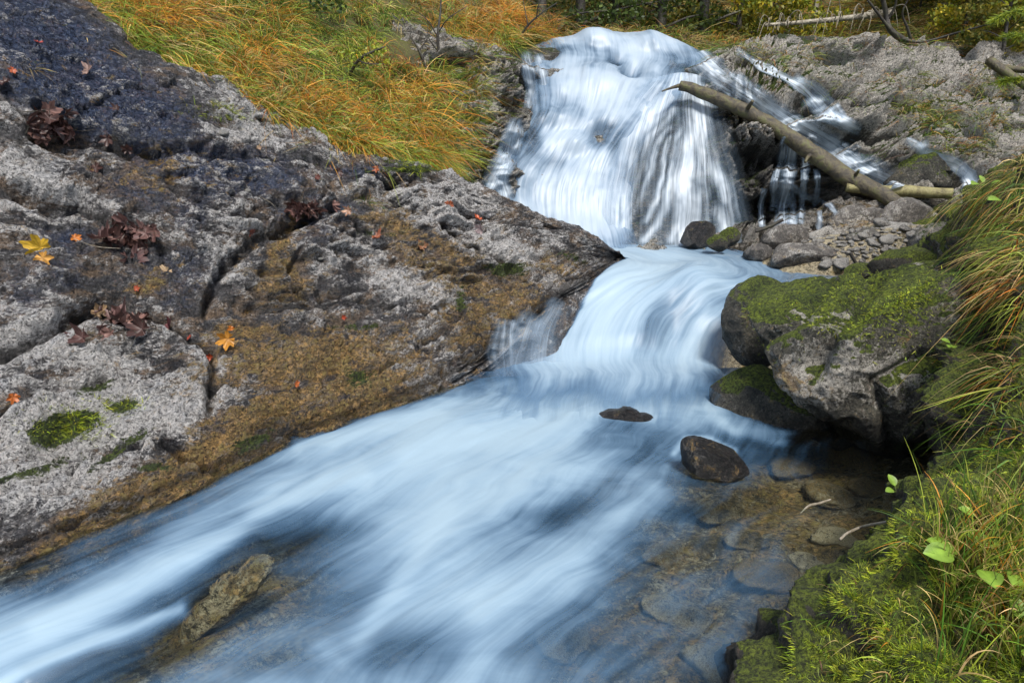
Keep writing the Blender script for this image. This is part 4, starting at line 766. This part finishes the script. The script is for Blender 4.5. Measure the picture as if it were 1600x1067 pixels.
# cliff rim grass, hung over the edge
pts = [(random.gauss(735 + 0.12 * (170 - y), 8), y) for y in [random.uniform(80, 250) for _ in range(150)]] + [(random.uniform(760, 900), random.uniform(52, 75)) for _ in range(90)]
A = tussocks(BV_bank, pts, (16, 28), (.15, .35), (.004, .008), bankcol)
A2 = tussocks(BV_cliff, pts, (10, 18), (.12, .3), (.004, .008), bankcol)
blades('rim_grass', *[np.concatenate(q) for q in zip(A, A2)], 'long dry grass drooping over the rim of the cliff left of the fall', 'grass')
# grass on the hill and on the rock slope right
def hillcol(x, y, h, k): return pick([.5, .9, .5, .9, .15, .5, .3], PAL, k) * .8
pts = [(random.uniform(840, 1620), random.uniform(-30, 76)) for _ in range(1900)]
A = tussocks(BV_hill, pts, (14, 22), (.15, .35), (.008, .014), hillcol, spread=.12)
blades('hill_grass', *A, 'pale dry grass on the slope under the fallen tree', 'grass')
def slopecol(x, y, h, k): return pick([.4, .6, .9, 1., .1, .8, .3], PAL, k)
pts = []
for (cx, cy, rx, ry, n_) in [(1440, 175, 60, 18, 60), (1470, 190, 20, 14, 30), (1290, 90, 60, 8, 26), (1500, 235, 60, 12, 60), (1400, 130, 60, 14, 30), (1240, 100, 50, 12, 20), (1180, 92, 30, 10, 20), (1300, 140, 60, 15, 14), (1540, 190, 50, 25, 40), (1560, 130, 50, 25, 60), (1150, 78, 50, 4, 30), (1400, 78, 120, 6, 40)]:
    pts += [(random.gauss(cx, rx * .6), random.gauss(cy, ry * .6)) for _ in range(n_)]
A = tussocks(BV_cliff, pts, (10, 20), (.07, .2), (.004, .008), slopecol, spread=.06)
blades('ledge_grass', *A, 'short green and straw grass tufts on the rock ledges right of the fall', 'grass')
# right bank hanging grass
def rbcol(x, y, h, k):
    if y > 640: return pick([.25, 1.1, 1.6, 1.6, .05, .5, .2], PAL, k) * 1.05
    return pick([.5, 1.4, 1., 1.3, .15, .6, .4], PAL, k)
pts = [(random.uniform(1545, 1680), random.uniform(240, 420)) for _ in range(140)] + [(random.gauss(1580, 22), random.uniform(300, 600)) for _ in range(80)] + [(random.uniform(1460, 1560), random.uniform(295, 330)) for _ in range(40)]
pts += [(random.uniform(1520, 1680), random.uniform(500, 720)) for _ in range(30)] + [(random.uniform(1680, 2040), random.uniform(180, 900)) for _ in range(260)]
A = tussocks(BV_bank2, pts, (10, 20), (.10, .27), (.003, .007), rbcol, spread=.03, out=.9, up=.4, grav=1.5, wild=.75)
blades('overhanging_grass', *A, 'long green and yellow grass hanging down the right bank', 'grass')
# near grass on the mossy mound
pts = [(random.uniform(1470, 1640), random.uniform(800, 1000)) for _ in range(85)] + [(random.uniform(1470, 1640), random.uniform(900, 1067)) for _ in range(50)] + [(random.uniform(1640, 1900), random.uniform(800, 1050)) for _ in range(40)]
A = tussocks(BV_bank2, pts, (7, 13), (.18, .40), (.003, .006), rbcol, spread=.025, up=1.3, out=.25, grav=.3, wild=.22)
pts = [(random.uniform(1280, 1560), random.uniform(930, 1067)) for _ in range(52)] + [(random.uniform(1400, 1480), random.uniform(800, 900)) for _ in range(12)]
A2 = tussocks(BV_bank2, pts, (4, 9), (.08, .18), (.002, .0045), rbcol, spread=.012, up=.9, out=.5, grav=1.0, wild=.4)
blades('foreground_grass', *[np.concatenate(q) for q in zip(A, A2)], 'tall fresh green and straw grass on the mossy mound in the lower right', 'grass', seg=8)
# moss cushions (short fuzz)
def fuzz(bv, pts, k, Lr, wr, cols, name, label, spread):
    def cf(x, y, h, n): 
        s = 1 + .5 * fbm(np.array([h]), 9, 2, 111)[0]; return pick([1, .8, .5], cols, n) * s
    A = tussocks(bv, pts, (k, k + 6), Lr, wr, cf, spread=spread, up=.9, out=1.2, grav=.3); return blades(name, *A, label, 'moss', seg=3)
MC = [np.array((.27, .36, .022)), np.array((.44, .48, .03)), np.array((.13, .17, .016))]
pts = []
while len(pts) < 7500:
    x = random.uniform(1240, 1620); y = random.uniform(680, 1080)
    if y > 1080 - (x - 1180) * 1.15: pts.append((x, y))
fuzz(BV_bank2, pts * 2, 15, (.008, .02), (.0016, .003), MC, 'moss_carpet', 'bright green feathery moss covering the mound in the lower right', .014)
pts = [(random.uniform(1490, 1640), random.uniform(380, 700)) for _ in range(1100)]
fuzz(BV_bank2, pts, 8, (.012, .03), (.003, .005), [c * .45 for c in MC], 'bank_moss', 'dark green moss on the steep right bank beside the boulder', .03)
pts = [(random.gauss(105, 26), random.gauss(668, 10)) for _ in range(260)] + [(random.gauss(185, 22), random.gauss(637, 4)) for _ in range(60)] + [(random.gauss(345, 22), random.gauss(178, 4)) for _ in range(140)] + [(random.gauss(655, 40), 262 + random.gauss(0, 3)) for _ in range(120)]
fuzz(BV_slab, pts, 10, (.015, .04), (.003, .005), MC, 'rock_moss', 'green moss cushions growing on the left rock slope', .02)

bm_ = BIG.data; off_ = np.array(BIG.location); bvb = BVHTree.FromPolygons([tuple(np.array(v.co) + off_) for v in bm_.vertices], [tuple(p.vertices) for p in bm_.polygons])
pts = []
for (cx, cy, rx, ry, n_) in [(1200, 480, 28, 14, 330), (1310, 452, 45, 10, 420), (1410, 452, 40, 16, 700), (1380, 500, 40, 24, 420), (1310, 500, 30, 30, 260), (1455, 480, 20, 26, 200), (1240, 520, 40, 20, 160), (1440, 580, 30, 50, 120)]:
    for _ in range(n_):
        x, y = random.gauss(cx, rx), random.gauss(cy, ry); h, n = hit(bvb, x, y)
        if h is not None and fbm(np.array([h]), 5, 3, 120)[0] > -.22 and 425 < y < 700: pts.append((x, y))
def cf_(x, y, h, n): return pick([1, .9, .5], MC, n) * (1 + .5 * fbm(np.array([h]), 6, 2, 112)[0])
A = tussocks(bvb, pts * 2, (10, 15), (.006, .016), (.003, .005), cf_, spread=.022, up=.9, out=1.2, grav=.4)
blades('moss', A[0] - off_, *A[1:], None, None, seg=3, kind=None, parent=BIG)

# small grass tufts on the left rock, each one a thing
for i, (x, y, k, L, l) in enumerate([(575, 322, 60, .17, 'straw and green grass tuft on the ridge of the left rock'), (205, 95, 26, .22, 'thin yellow grass tuft high on the dark blue rock'), (50, 105, 26, .16, 'pale dry grass tuft at the upper left of the rock'), (235, 232, 26, .16, 'sparse grass tuft in the groove below the blue rock'), (345, 176, 60, .10, 'short green grass tuft on its own moss cushion at the rock edge'), (480, 222, 30, .12, 'small pale grass tuft at the edge where slope meets rock')]):
    h, n = hit(BV_slab, x, y)
    A = tussocks(BV_slab, [(x, y)], (k, k + 1), (L * .5, L), (.002, .004), (lambda x, y, h, k: pick([.5, 1.2, .8, .6, .1, .3, .1], PAL, k)), spread=.018, up=.8, out=1., grav=.8)
    blades('grass_tuft', *A, l, 'grass tuft', kind=None, origin=tuple(h))

# ------------------------------------------------------------ autumn leaves
def maple(name, loc, nrm, size, color, curl, rot, label, group=None, stem=True):
    th = np.linspace(0, 2 * math.pi, 60, endpoint=False); lob = [(90, 1., 30), (38, .94, 27), (142, .94, 27), (-14, .72, 25), (194, .72, 25)]
    r = np.full(60, .46)
    for a, rr, wd in lob:
        d = (np.degrees(th) - a + 180) % 360 - 180; r = np.maximum(r, .42 + (rr - .42) * np.clip(1 - np.abs(d) / wd, 0, 1) ** .85)
    r *= 1 + .09 * np.sin(th * 17 + rot) ; dd = (np.degrees(th) - 270 + 180) % 360 - 180; r = np.where(np.abs(dd) < 12, .12, r)
    rings = [0.02, .35, .7, 1.]; V = []
    for q in rings:
        x, y = np.cos(th) * r * q, np.sin(th) * r * q
        z = curl * (x * x * 1.1 + y * y * .7) + .12 * np.sin(th * 5 + rot * 3) * q ** 2 * (.5 + abs(curl)) + .04 * np.abs(np.sin(th * 2.5)) * q
        V.append(np.stack([x, y, z], -1))
    V = np.array(V) * size * .55; F = gfaces(4, 60, True)
    q = (r[None] * np.array(rings)[:, None]); vein = np.ones((4, 60))
    for a, rr, wd in lob:
        d = (np.degrees(th) - a + 180) % 360 - 180; vein[:, np.abs(d) < 4] *= .65
    c = np.array(color)[None, None] * vein[..., None] * (1 + .35 * fbm(V * 40, 1, 3, int(rot * 10) % 50))[..., None]
    o = raw_mesh(name, V, F, M_leaf, cols=c.reshape(-1, 3)); o.location = loc
    q = Vector(nrm).to_track_quat('Z', 'Y'); o.rotation_mode = 'QUATERNION'; o.rotation_quaternion = q @ Matrix.Rotation(rot, 3, 'Z').to_quaternion()
    if stem:
        s_ = tubes_obj('stem', [([(0, -.05 * size, 0), (.05 * size, -.4 * size, .04 * size), (.1 * size, -.7 * size, .03 * size)], [.0018, .0015, .001])], M_dark, parent=o, nu=5)
    return tag(o, label, 'leaf', group)
DB, PB, RB, YL, OR, TAN = (.07, .035, .03), (.16, .085, .075), (.16, .05, .035), (.62, .38, .03), (.55, .17, .02), (.45, .30, .17)
LV = [ # px, py, size, colour, curl, label, group
 (62, 384, .19, YL, .25, 'bright yellow maple leaf lying flat on the left rock', None), (66, 402, .13, (.55, .28, .06), .4, 'tan yellow leaf tucked under the bright yellow maple leaf', None),
 (115, 374, .08, OR, .5, 'small orange leaf between the yellow leaf and the dark leaf pile', None), (18, 618, .08, (.50, .14, .03), .6, 'small orange leaf on the white rock at the far left', None),
 (268, 514, .18, (.14, .045, .05), .7, 'dark red curled maple leaf at the right end of the lower leaf pile', None), (357, 528, .15, (.55, .25, .04), .9, 'glowing orange cupped leaf on the ochre rock', None), (357, 512, .07, OR, .5, 'small orange leaf just above the glowing cupped leaf', None),
 (155, 488, .13, TAN, .6, 'pale tan crumpled leaf at the upper left of the lower leaf pile', None), (190, 508, .17, PB, .6, 'large purplish brown maple leaf in the lower leaf pile', None), (260, 424, .15, (.5, .36, .22), .4, 'pale tan maple leaf below the upper leaf pile', None),
 (390, 362, .08, RB, .7, 'small red brown leaf on the rock above the hollow', None), (298, 528, .05, (.42, .08, .05), .3, 'tiny red leaf right of the lower leaf pile', None), (213, 450, .05, (.40, .08, .03), .3, 'tiny bright red leaf between the two leaf piles', None),
 (460, 598, .06, (.62, .17, .05), .3, 'small red orange leaf on the yellow rock near the water', None), (536, 495, .05, (.40, .06, .02), .3, 'tiny scarlet leaf on the middle of the rock', None),
 (330, 556, .06, (.4, .06, .02), .6, 'thin red leaf at the edge of the white rock', None), (703, 316, .11, (.42, .12, .05), .5, 'red brown leaf on the ridge near the waterfall', None), (747, 344, .10, (.5, .10, .03), .6, 'red leaf resting on a pale leaf near the ridge', None), (750, 356, .13, (.32, .24, .24), .4, 'pale pinkish maple leaf under the red leaf near the ridge', None),
 (588, 372, .13, (.30, .10, .05), .8, 'curled brown leaf in the ochre streak of the rock', None), (660, 388, .12, (.30, .14, .07), .9, 'folded brown leaf standing in the ochre streak', None), (545, 328, .10, (.4, .22, .14), .6, 'pinkish brown leaf beside the ridge grass tuft', None),
 (497, 278, .06, RB, .5, 'small red leaf near the grassy edge of the rock', None), (528, 268, .10, DB, .7, 'dark curled leaf near the top edge of the rock', None), (60, 70, .07, (.5, .08, .06), .5, 'small red leaf high on the blue rock at the left', None), (20, 110, .06, (.42, .1, .04), .5, 'small rusty leaf at the left edge of the blue rock', None),
 (185, 172, .08, DB, .8, 'dark leaf clinging to the blue rock', None), (170, 215, .11, DB, .8, 'dark brown curled leaf in the rock groove under the blue face', None), (200, 233, .10, DB, .8, 'second dark curled leaf in the rock groove, beside the sparse grass tuft', None), (152, 262, .12, DB, .8, 'black brown leaf lying on bare rock below the groove', None),
 (140, 112, .14, (.36, .24, .2), .7, 'pale curled leaf on the upper rock', None), (405, 232, .05, (.45, .3, .2), .5, 'small tan leaf under the white stone', None), (8, 132, .12, DB, .8, 'dark leaf at the very left edge of the rock', None), (590, 262, .08, (.35, .10, .04), .6, 'small brown leaf below the slope grass', None)]
for x, y, s, c, cu, l, g in LV:
    h, n = hit(BV_slab, x, y)
    if h is None: continue
    maple('maple_leaf' if s > .09 else 'small_leaf', h + n * (.012 + .05 * s), n + Vector((random.uniform(-.3, .3), random.uniform(-.3, .3), .3)), s, c, cu, random.uniform(0, 6.28), l, g, stem=s > .09)
for (cx, cy, rx, ry, n_, nm) in [(205, 372, 44, 20, 36, 'upper leaf pile in the rock groove'), (200, 506, 44, 16, 26, 'lower leaf pile in the rock groove'), (78, 192, 34, 12, 24, 'leaf pile on the upper left rock'), (470, 322, 40, 5, 18, 'leaf row in the crack under the ridge')]:
    for i in range(n_):
        x, y = random.gauss(cx, rx * .6), random.gauss(cy, ry * .6); h, n = hit(BV_slab, x, y)
        c = [DB, PB, DB, (.10, .05, .045), (.22, .12, .10)][i % 5]
        maple('maple_leaf', h + n * (.025 + .002 * i), n + Vector((random.uniform(-.6, .6), random.uniform(-.6, .6), .3)), random.uniform(.09, .17), c, random.uniform(.5, 1.3), random.uniform(0, 6.28), 'withered dark brown maple leaf in the ' + nm, 'leaves of the ' + nm, stem=i % 2 == 0)
for i in range(16):
    cx, cy = [(205, 372), (200, 506), (80, 192), (470, 322)][i % 4]; x, y = random.gauss(cx, 50), random.gauss(cy, 16); h, n = hit(BV_slab, x, y)
    if h is None: continue
    a = random.uniform(0, 6.28); L = random.uniform(.08, .28); tv = Vector((math.cos(a), math.sin(a), 0)); tv = (tv - n * tv.dot(n)).normalized(); sdv = n.cross(tv) * .12
    q = [np.array(h + n * .015 - tv * L / 2), np.array(h + n * .02 + sdv * L), np.array(h + n * .015 + tv * L / 2)]
    tag(tubes_obj('twig', [(q, [.0012, .003, .0015])], M_pale if i % 3 == 0 else M_dark, origin=q[0], nu=5), 'thin dry twig scattered among the fallen leaves in the grooves of the left rock', 'twig', 'twigs littering the left rock')
# white stones lying on the rock
for x, y, r, l in [(350, 208, 8, 'white pebble lying on the rock under the grassy slope'), (388, 298, 5, 'small white pebble alone on the dark rock'), (448, 187, 4, 'white pebble on the upper edge of the rock'), (500, 404, 4, 'tiny round white pebble near the rock hollow'), (602, 250, 5, 'white pebble at the foot of the slope grass')]:
    h, n = hit(BV_slab, x, y)
    if h is None: continue
    o = protos[2].copy(); COL.objects.link(o); s = r * h.y / FPX; o.name = 'white_pebble'; o.location = h + n * s * .3; o.scale = (s, s, s); o.rotation_euler = (0, 0, x); tag(o, l, 'pebble')
    o.data = o.data.copy(); o.data.attributes['white'].data.foreach_set('value', np.full(240, 2.2, np.float32))
    if 'group' in o: del o['group']

# rock outcrop in the bank
boulder('rock_outcrop', [(602, 50), (615, 38), (640, 50), (672, 62), (684, 90), (668, 104), (640, 108), (612, 104), (600, 80)], 8.85, .35, M_slab, 'bare pale grey rock showing through the bank grass', 'rock', white=1.2, facet=.05, res=110)

# ------------------------------------------------------------ trees, shrubs, dead tree
def leaf_cloud(centers, radii, n, size, cols, origin, flat=.6):
    k = rng.integers(0, len(centers), n); d = rng.normal(size=(n, 3)); d /= np.linalg.norm(d, axis=1, keepdims=True); rr = rng.uniform(.25, 1, (n, 1)) ** .5
    c = np.array(centers)[k] + d * rr * np.array(radii)[k][:, None] * [1, 1, flat]
    a = rng.normal(size=(n, 3)); a /= np.linalg.norm(a, axis=1, keepdims=True); b = np.cross(a, rng.normal(size=(n, 3))); b /= np.linalg.norm(b, axis=1, keepdims=True)
    s = rng.uniform(.6, 1.3, (n, 1)) * size
    V = np.stack([c - a * s, c + b * s * .55 , c + a * s, c - b * s * .55], 1) - np.array(origin)
    F = np.arange(n * 4).reshape(n, 4); cc = np.array(cols)[rng.integers(0, len(cols), n)] * rng.uniform(.6, 1.3, (n, 1))
    return V, F, np.repeat(cc, 4, 0)
def tree(x, Y, h, label, crown_cols, name='tree', cat='tree', leaf=.05, n=5000, crown_lo=.1, cr_r=1.2, tr=.09, bark=None, lean=0., group=None, z=None, nl=14):
    X0 = (x - 800) / FPX * Y / (cP + .4 * sP); z0 = float(hillz(np.array(X0), np.array(Y))) - .15 if z is None else z
    o = (X0, Y, z0); e = empty(name, o, label, cat, group)
    trunk = [(0, 0, 0), (lean * .3, .05, h * .35), (lean * .7, -.05, h * .7), (lean, 0, h)]
    lst = [(trunk, [tr, tr * .8, tr * .5, tr * .15])]; cen, rad = [], []
    for i in range(nl):
        f = crown_lo + (1 - crown_lo) * (i + .5) / nl; a = i * 2.4; L = cr_r * (1.15 - .7 * f) * random.uniform(.7, 1.2)
        s = np.array([lean * f, 0, h * f]); t_ = s + np.array([math.cos(a) * L, math.sin(a) * L, L * .25])
        lst.append(([s, (s + t_) / 2 + [0, 0, .08], t_], [tr * .35 * (1.2 - f), tr * .2, tr * .06]))
        for g_ in (.45, .75, 1.): cen.append(s + (t_ - s) * g_ + rng.normal(size=3) * .1); rad.append(L * .33)
    tubes_obj('trunk', lst, bark or M_dark, parent=e, nu=8)
    V, F, c = leaf_cloud(cen, rad, n, leaf, crown_cols, (0, 0, 0)); raw_mesh('crown', V, F, M_foliage, e, cols=c, smooth=False)
    return e
DG = [(.04, .07, .015), (.07, .11, .02), (.10, .14, .025)]; YG = [(.42, .40, .03), (.24, .28, .03), (.55, .42, .03), (.14, .18, .02)]; AG = [(.20, .19, .03), (.10, .13, .02), (.30, .24, .03)]
tr_l = [(845, 12.6, 5, DG, 'dark spruce standing right above the left rim of the waterfall', 1.2), (905, 13.3, 6, DG, 'dark evergreen behind the left half of the waterfall crest', 1.3), (960, 14.2, 6, AG, 'olive leaved tree behind the middle of the waterfall crest', 1.3), (1030, 13.6, 5, DG, 'dark leafy tree behind the right half of the waterfall crest', 1.3), (1095, 14.0, 6, AG, 'brownish green tree where the right crest begins', 1.3),
  (1150, 14.2, 3, YG, 'yellow leaved shrub left of the pale fallen tree', 1.0), (1205, 14.6, 2.6, YG, 'yellow green bush at the left end of the pale fallen tree', .9), (1560, 12.4, 4, YG, 'broad yellow green tree at the top right', 1.6), (1480, 13.6, 4.6, YG, 'yellow green leafy tree left of the broad tree at top right', 1.3), (1650, 11.6, 4, AG, 'dark olive tree at the right edge', 1.5)]
for x, Y, h, cc, l, r in tr_l: tree(x, Y, h, l, cc, name='shrub' if h < 3.5 else 'tree', cat='shrub' if h < 3.5 else 'tree', cr_r=r, n=6500, leaf=.045, crown_lo=.04, tr=.06 if h < 4 else .1)
for i, (x, Y) in enumerate([(780, 18), (880, 19), (990, 18.5), (1100, 19), (1200, 20), (1290, 20.5), (1380, 19.5), (1470, 19), (1580, 18), (1700, 17), (640, 20), (500, 22), (1820, 17)]):
    tree(x, Y, 8, 'tall woodland tree on the hillside far behind the waterfall', [DG, AG, DG][i % 3], n=5000, cr_r=2.2, leaf=.09, tr=.14, crown_lo=.02, group='woodland trees on the hillside')
for x, Y, l in [(1266, 14.6, 'slim white barked birch trunk behind the pale fallen tree')]:
    tree(x, Y, 6, l, AG, cr_r=.8, n=1200, crown_lo=.5, tr=.05, bark=M_pale, name='birch_tree')
for x, y, h_, l, cc in [(1500, 84, 1.8, 'low yellow green shrub above the pale rocks beside the dark crooked tree', YG), (1565, 92, 2.0, 'olive green bush overhanging the shadowed corner at the top right', AG), (1620, 110, 2.2, 'yellow tinged bush at the far right edge of the picture', YG), (1425, 60, 1.6, 'small olive bush behind the dark crooked tree', AG)]:
    hh, _n = hit(BV_cliff, x, y); hh = hh or hit(BV_hill, x, y)[0]
    if hh is not None: tree(x, hh.y + .3, h_, l, cc, name='shrub', cat='shrub', cr_r=.75, n=4200, leaf=.035, crown_lo=.1, tr=.03, z=hh.z - .1)
# fallen pale dead tree with curved side branches
F0, F1 = P(1195, 40, 13.2), P(1395, 20, 13.0); e = empty('dead_tree', F0, 'pale fallen dead tree with curved bare branches behind the crest', 'tree')
tubes_obj('trunk', [([np.zeros(3), (F1 - F0) * .5 + [0, 0, -.02], F1 - F0], [.03, .045, .055])], M_pale, parent=e)
for i in range(30):
    f = random.uniform(0, .97) ** 1.2; s0 = (F1 - F0) * f; L = random.uniform(.25, 1.0); sx = random.choice([-1, -1, -.6, .5]) * random.uniform(.4, 1.); up_ = random.uniform(-.1, .55)
    tubes_obj('branch', [([s0, s0 + [sx * L * .35, -.15, L * up_ * .6], s0 + [sx * L * .7, -.25, L * (up_ * .5)], s0 + [sx * L * .95, -.32, -L * random.uniform(.1, .5)]], [.010, .008, .006, .003])], M_pale, parent=e, nu=6)
# dark crooked tree at top right
D0 = P(1450, 80, 11.3); e = empty('crooked_tree', D0, 'dark bare crooked tree leaning left over the pale rocks', 'tree')
def rel(*q): return P(*q) - D0
tubes_obj('trunk', [([rel(1465, 88, 11.3), rel(1440, 76, 11.2), rel(1410, 62, 11.0), rel(1390, 45, 10.9), rel(1384, 20, 10.9), rel(1375, -20, 10.8)], [.06, .05, .045, .04, .035, .025])], M_dark, parent=e)
for q in [[(1425, 70, 11.1), (1418, 45, 11), (1410, 20, 10.9), (1425, -10, 10.8)], [(1395, 52, 10.9), (1372, 22, 10.8), (1355, 0, 10.7), (1340, -15, 10.6)], [(1440, 76, 11.2), (1470, 60, 11), (1520, 45, 10.8), (1580, 30, 10.5)], [(1405, 60, 11), (1440, 66, 10.8), (1500, 50, 10.6)], [(1388, 30, 10.9), (1400, 5, 10.8), (1395, -20, 10.7)]]:
    tubes_obj('branch', [([rel(*p) for p in q], np.linspace(.025, .008, len(q)))], M_dark, parent=e, nu=7)
# fallen logs in the dark corner
for a, b_, r, l in [((1545, 95, 9.6), (1625, 150, 9.0), .06, 'brown log sloping down at the right edge under the dark branches'), ((1500, 100, 10.4), (1620, 112, 9.8), .05, 'dark thin log lying nearly level in the shadowed corner')]:
    p0, p1 = P(*a), P(*b_); tag(tubes_obj('fallen_log', [([p0, (p0 + p1) / 2, p1], [r, r * .9, r * .8])], M_log, origin=p0), l, 'log')
# bare saplings on the left bank
def sapling(lines, label, leaves=None, name='sapling'):
    o0 = P(*lines[0][0]); e = empty(name, o0, label, 'sapling')
    for i, q in enumerate(lines):
        tubes_obj('trunk' if i == 0 else 'branch', [([P(*p) - o0 for p in q], np.linspace(.022 if i == 0 else .009, .006 if i == 0 else .003, len(q)))], M_dark, parent=e, nu=6)
    if leaves:
        cen = [P(*p) - o0 for p in leaves]; V, F, c = leaf_cloud(cen, [.13] * len(cen), 26 * len(cen), .022, [(.35, .38, .03), (.22, .28, .03)], (0, 0, 0)); raw_mesh('leaves', V, F, M_foliage, e, cols=c, smooth=False)
sapling([[(688, 108, 8.5), (684, 60, 8.4), (688, 20, 8.4), (690, -20, 8.4)], [(686, 50, 8.4), (700, 30, 8.3), (730, 10, 8.3)], [(685, 60, 8.4), (670, 35, 8.3), (655, 20, 8.3)], [(684, 80, 8.4), (670, 60, 8.3), (668, 40, 8.3)]], 'bare dark sapling standing on the grass bank above the cliff')
sapling([[(668, 118, 8.2), (655, 80, 8.1), (640, 55, 8.1)], [(655, 80, 8.1), (668, 60, 8.1), (676, 45, 8.1)]], 'short bare sapling leaning left beside the pale outcrop')
sapling([[(540, 130, 7.5), (560, 95, 7.3), (590, 78, 7.2), (600, 74, 7.2)], [(560, 95, 7.3), (575, 100, 7.2), (600, 100, 7.2)]], 'thin twig shrub with bright yellow green leaves on the bank', [(545, 85, 7.3), (560, 92, 7.3), (580, 80, 7.3), (592, 74, 7.2), (596, 92, 7.2), (570, 76, 7.3)], name='leafy_shrub')
sapling([[(812, 60, 10.3), (825, 40, 10.2), (845, 22, 10.1), (870, 5, 10)], [(825, 40, 10.2), (820, 15, 10.2), (815, -10, 10.2)], [(838, 30, 10.1), (842, 5, 10), (850, -15, 10)]], 'dark crooked sapling at the left end of the waterfall crest')
tree(425, 7.9, 2.0, 'small dark green spruce on the left bank at the top of the picture', DG, name='spruce', cr_r=.5, n=3500, leaf=.03, z=2.9, tr=.03)
# conifer twigs and leafy plants of the right bank
def plant(x, y, bv, L, n, label, leafsize, col=(.16, .26, .03)):
    h, nn = hit(bv, x, y)
    if h is None: return
    h = np.array(h); e = empty('leafy_plant', h, label, 'plant')
    stems, V, F, C = [], [], [], []; m = 0
    for i in range(n):
        a = random.uniform(0, 6.28); d = np.array([math.cos(a) * .6 - .25, math.sin(a) * .6 - .3, .9]); d /= np.linalg.norm(d); tip = d * L * random.uniform(.6, 1.1) + [0, 0, -.05 * L]
        stems.append(([np.zeros(3), tip * .5 + [0, 0, .08 * L], tip], [.002, .0018, .001]))
        s = leafsize * random.uniform(.7, 1.2); u = np.linspace(0, 1, 7); ax = d + [0, 0, -.5]; ax /= np.linalg.norm(ax); sd_ = np.cross(ax, [random.uniform(-.4, .4), random.uniform(-.6, 0), 1]); sd_ /= np.linalg.norm(sd_); up_ = np.cross(sd_, ax)
        wv = np.sin(u * math.pi) ** .7 * .36 * s
        for k_ in range(7):
            c_ = tip + ax * s * u[k_] + up_ * (-.25 * s * u[k_] ** 2)
            V += [c_ - sd_ * wv[k_] + up_ * wv[k_] * .25, c_, c_ + sd_ * wv[k_] + up_ * wv[k_] * .25]
            C += [np.array(col), np.array(col) * 1.5, np.array(col)]
        F.append(gfaces(7, 3) + m); m += 21
    tubes_obj('stem', stems, M_foliage_stem, parent=e, nu=5); raw_mesh('leaves', V, np.concatenate(F), M_leaf, e, cols=np.array(C))
M_foliage_stem = bark_material('green_stem', (.08, .12, .02), (.14, .18, .04))
for q in [(1520, 900, .10, 3, 'leafy plant with broad oval leaves in the foreground grass', .075), (1585, 910, .11, 3, 'leafy plant at the right edge above the lowest one', .07), (1590, 1015, .08, 3, 'bright broad leaved plant in the lower right corner', .08), (1400, 770, .03, 2, 'small leaf sprout at the tip of the mossy mound', .05), (1550, 850, .10, 3, 'pale leaved plant between tall grass blades', .06)]:
    plant(q[0], q[1], BV_bank2, q[2], q[3], q[4], q[5])
for q in [(1560, 255, .16, 5, 'broad leaved plant on top of the right bank', .13), (1590, 235, .2, 5, 'tall leafy plant at the right edge of the bank top', .12), (1535, 300, .1, 4, 'yellowish leafy plant among the hanging grass', .10), (1490, 545, .04, 3, 'tiny round leaved sprout beside the big boulder', .05), (1575, 330, .1, 3, 'small leafy plant within the hanging grass', .09)]:
    plant(q[0], q[1], BV_bank2, q[2], q[3], q[4], q[5])
def twig_spray(pts, label):
    o0 = P(*pts[0]); e = empty('conifer_branch', o0, label, 'branch'); Q = cr(np.array([P(*p) - o0 for p in pts]), 40, 0)
    tubes_obj('stem', [(Q[::6], np.linspace(.008, .002, len(Q[::6])))], M_dark, parent=e, nu=6)
    n = 1500; i = rng.integers(0, 40, n); T = np.gradient(Q, axis=0)[i]; T /= np.linalg.norm(T, axis=1, keepdims=True); sdv = rng.normal(size=(n, 3)); d = T * .8 + sdv * [.5, .5, .25]; d /= np.linalg.norm(d, axis=1, keepdims=True)
    cc = np.array([(.35, .38, .02), (.2, .28, .02), (.12, .18, .02)])[rng.integers(0, 3, n)]
    blades('needles', Q[i], d, rng.uniform(.02, .055, n), np.full(n, .0035), np.tile([0, 0, -.1], (n, 1)), cc, None, None, kind=None, seg=3, parent=e)
twig_spray([(1720, -10, 3.6), (1640, 8, 3.5), (1580, 20, 3.5), (1555, 30, 3.5)], 'bright yellow green conifer branch entering at the top right corner')
twig_spray([(1720, 40, 3.6), (1640, 52, 3.5), (1575, 56, 3.5)], 'conifer branch tip entering from the right, second from the top')
twig_spray([(1720, 110, 3.7), (1640, 122, 3.6), (1590, 124, 3.6), (1565, 128, 3.6)], 'drooping conifer branch tip, lowest of those at the right edge')
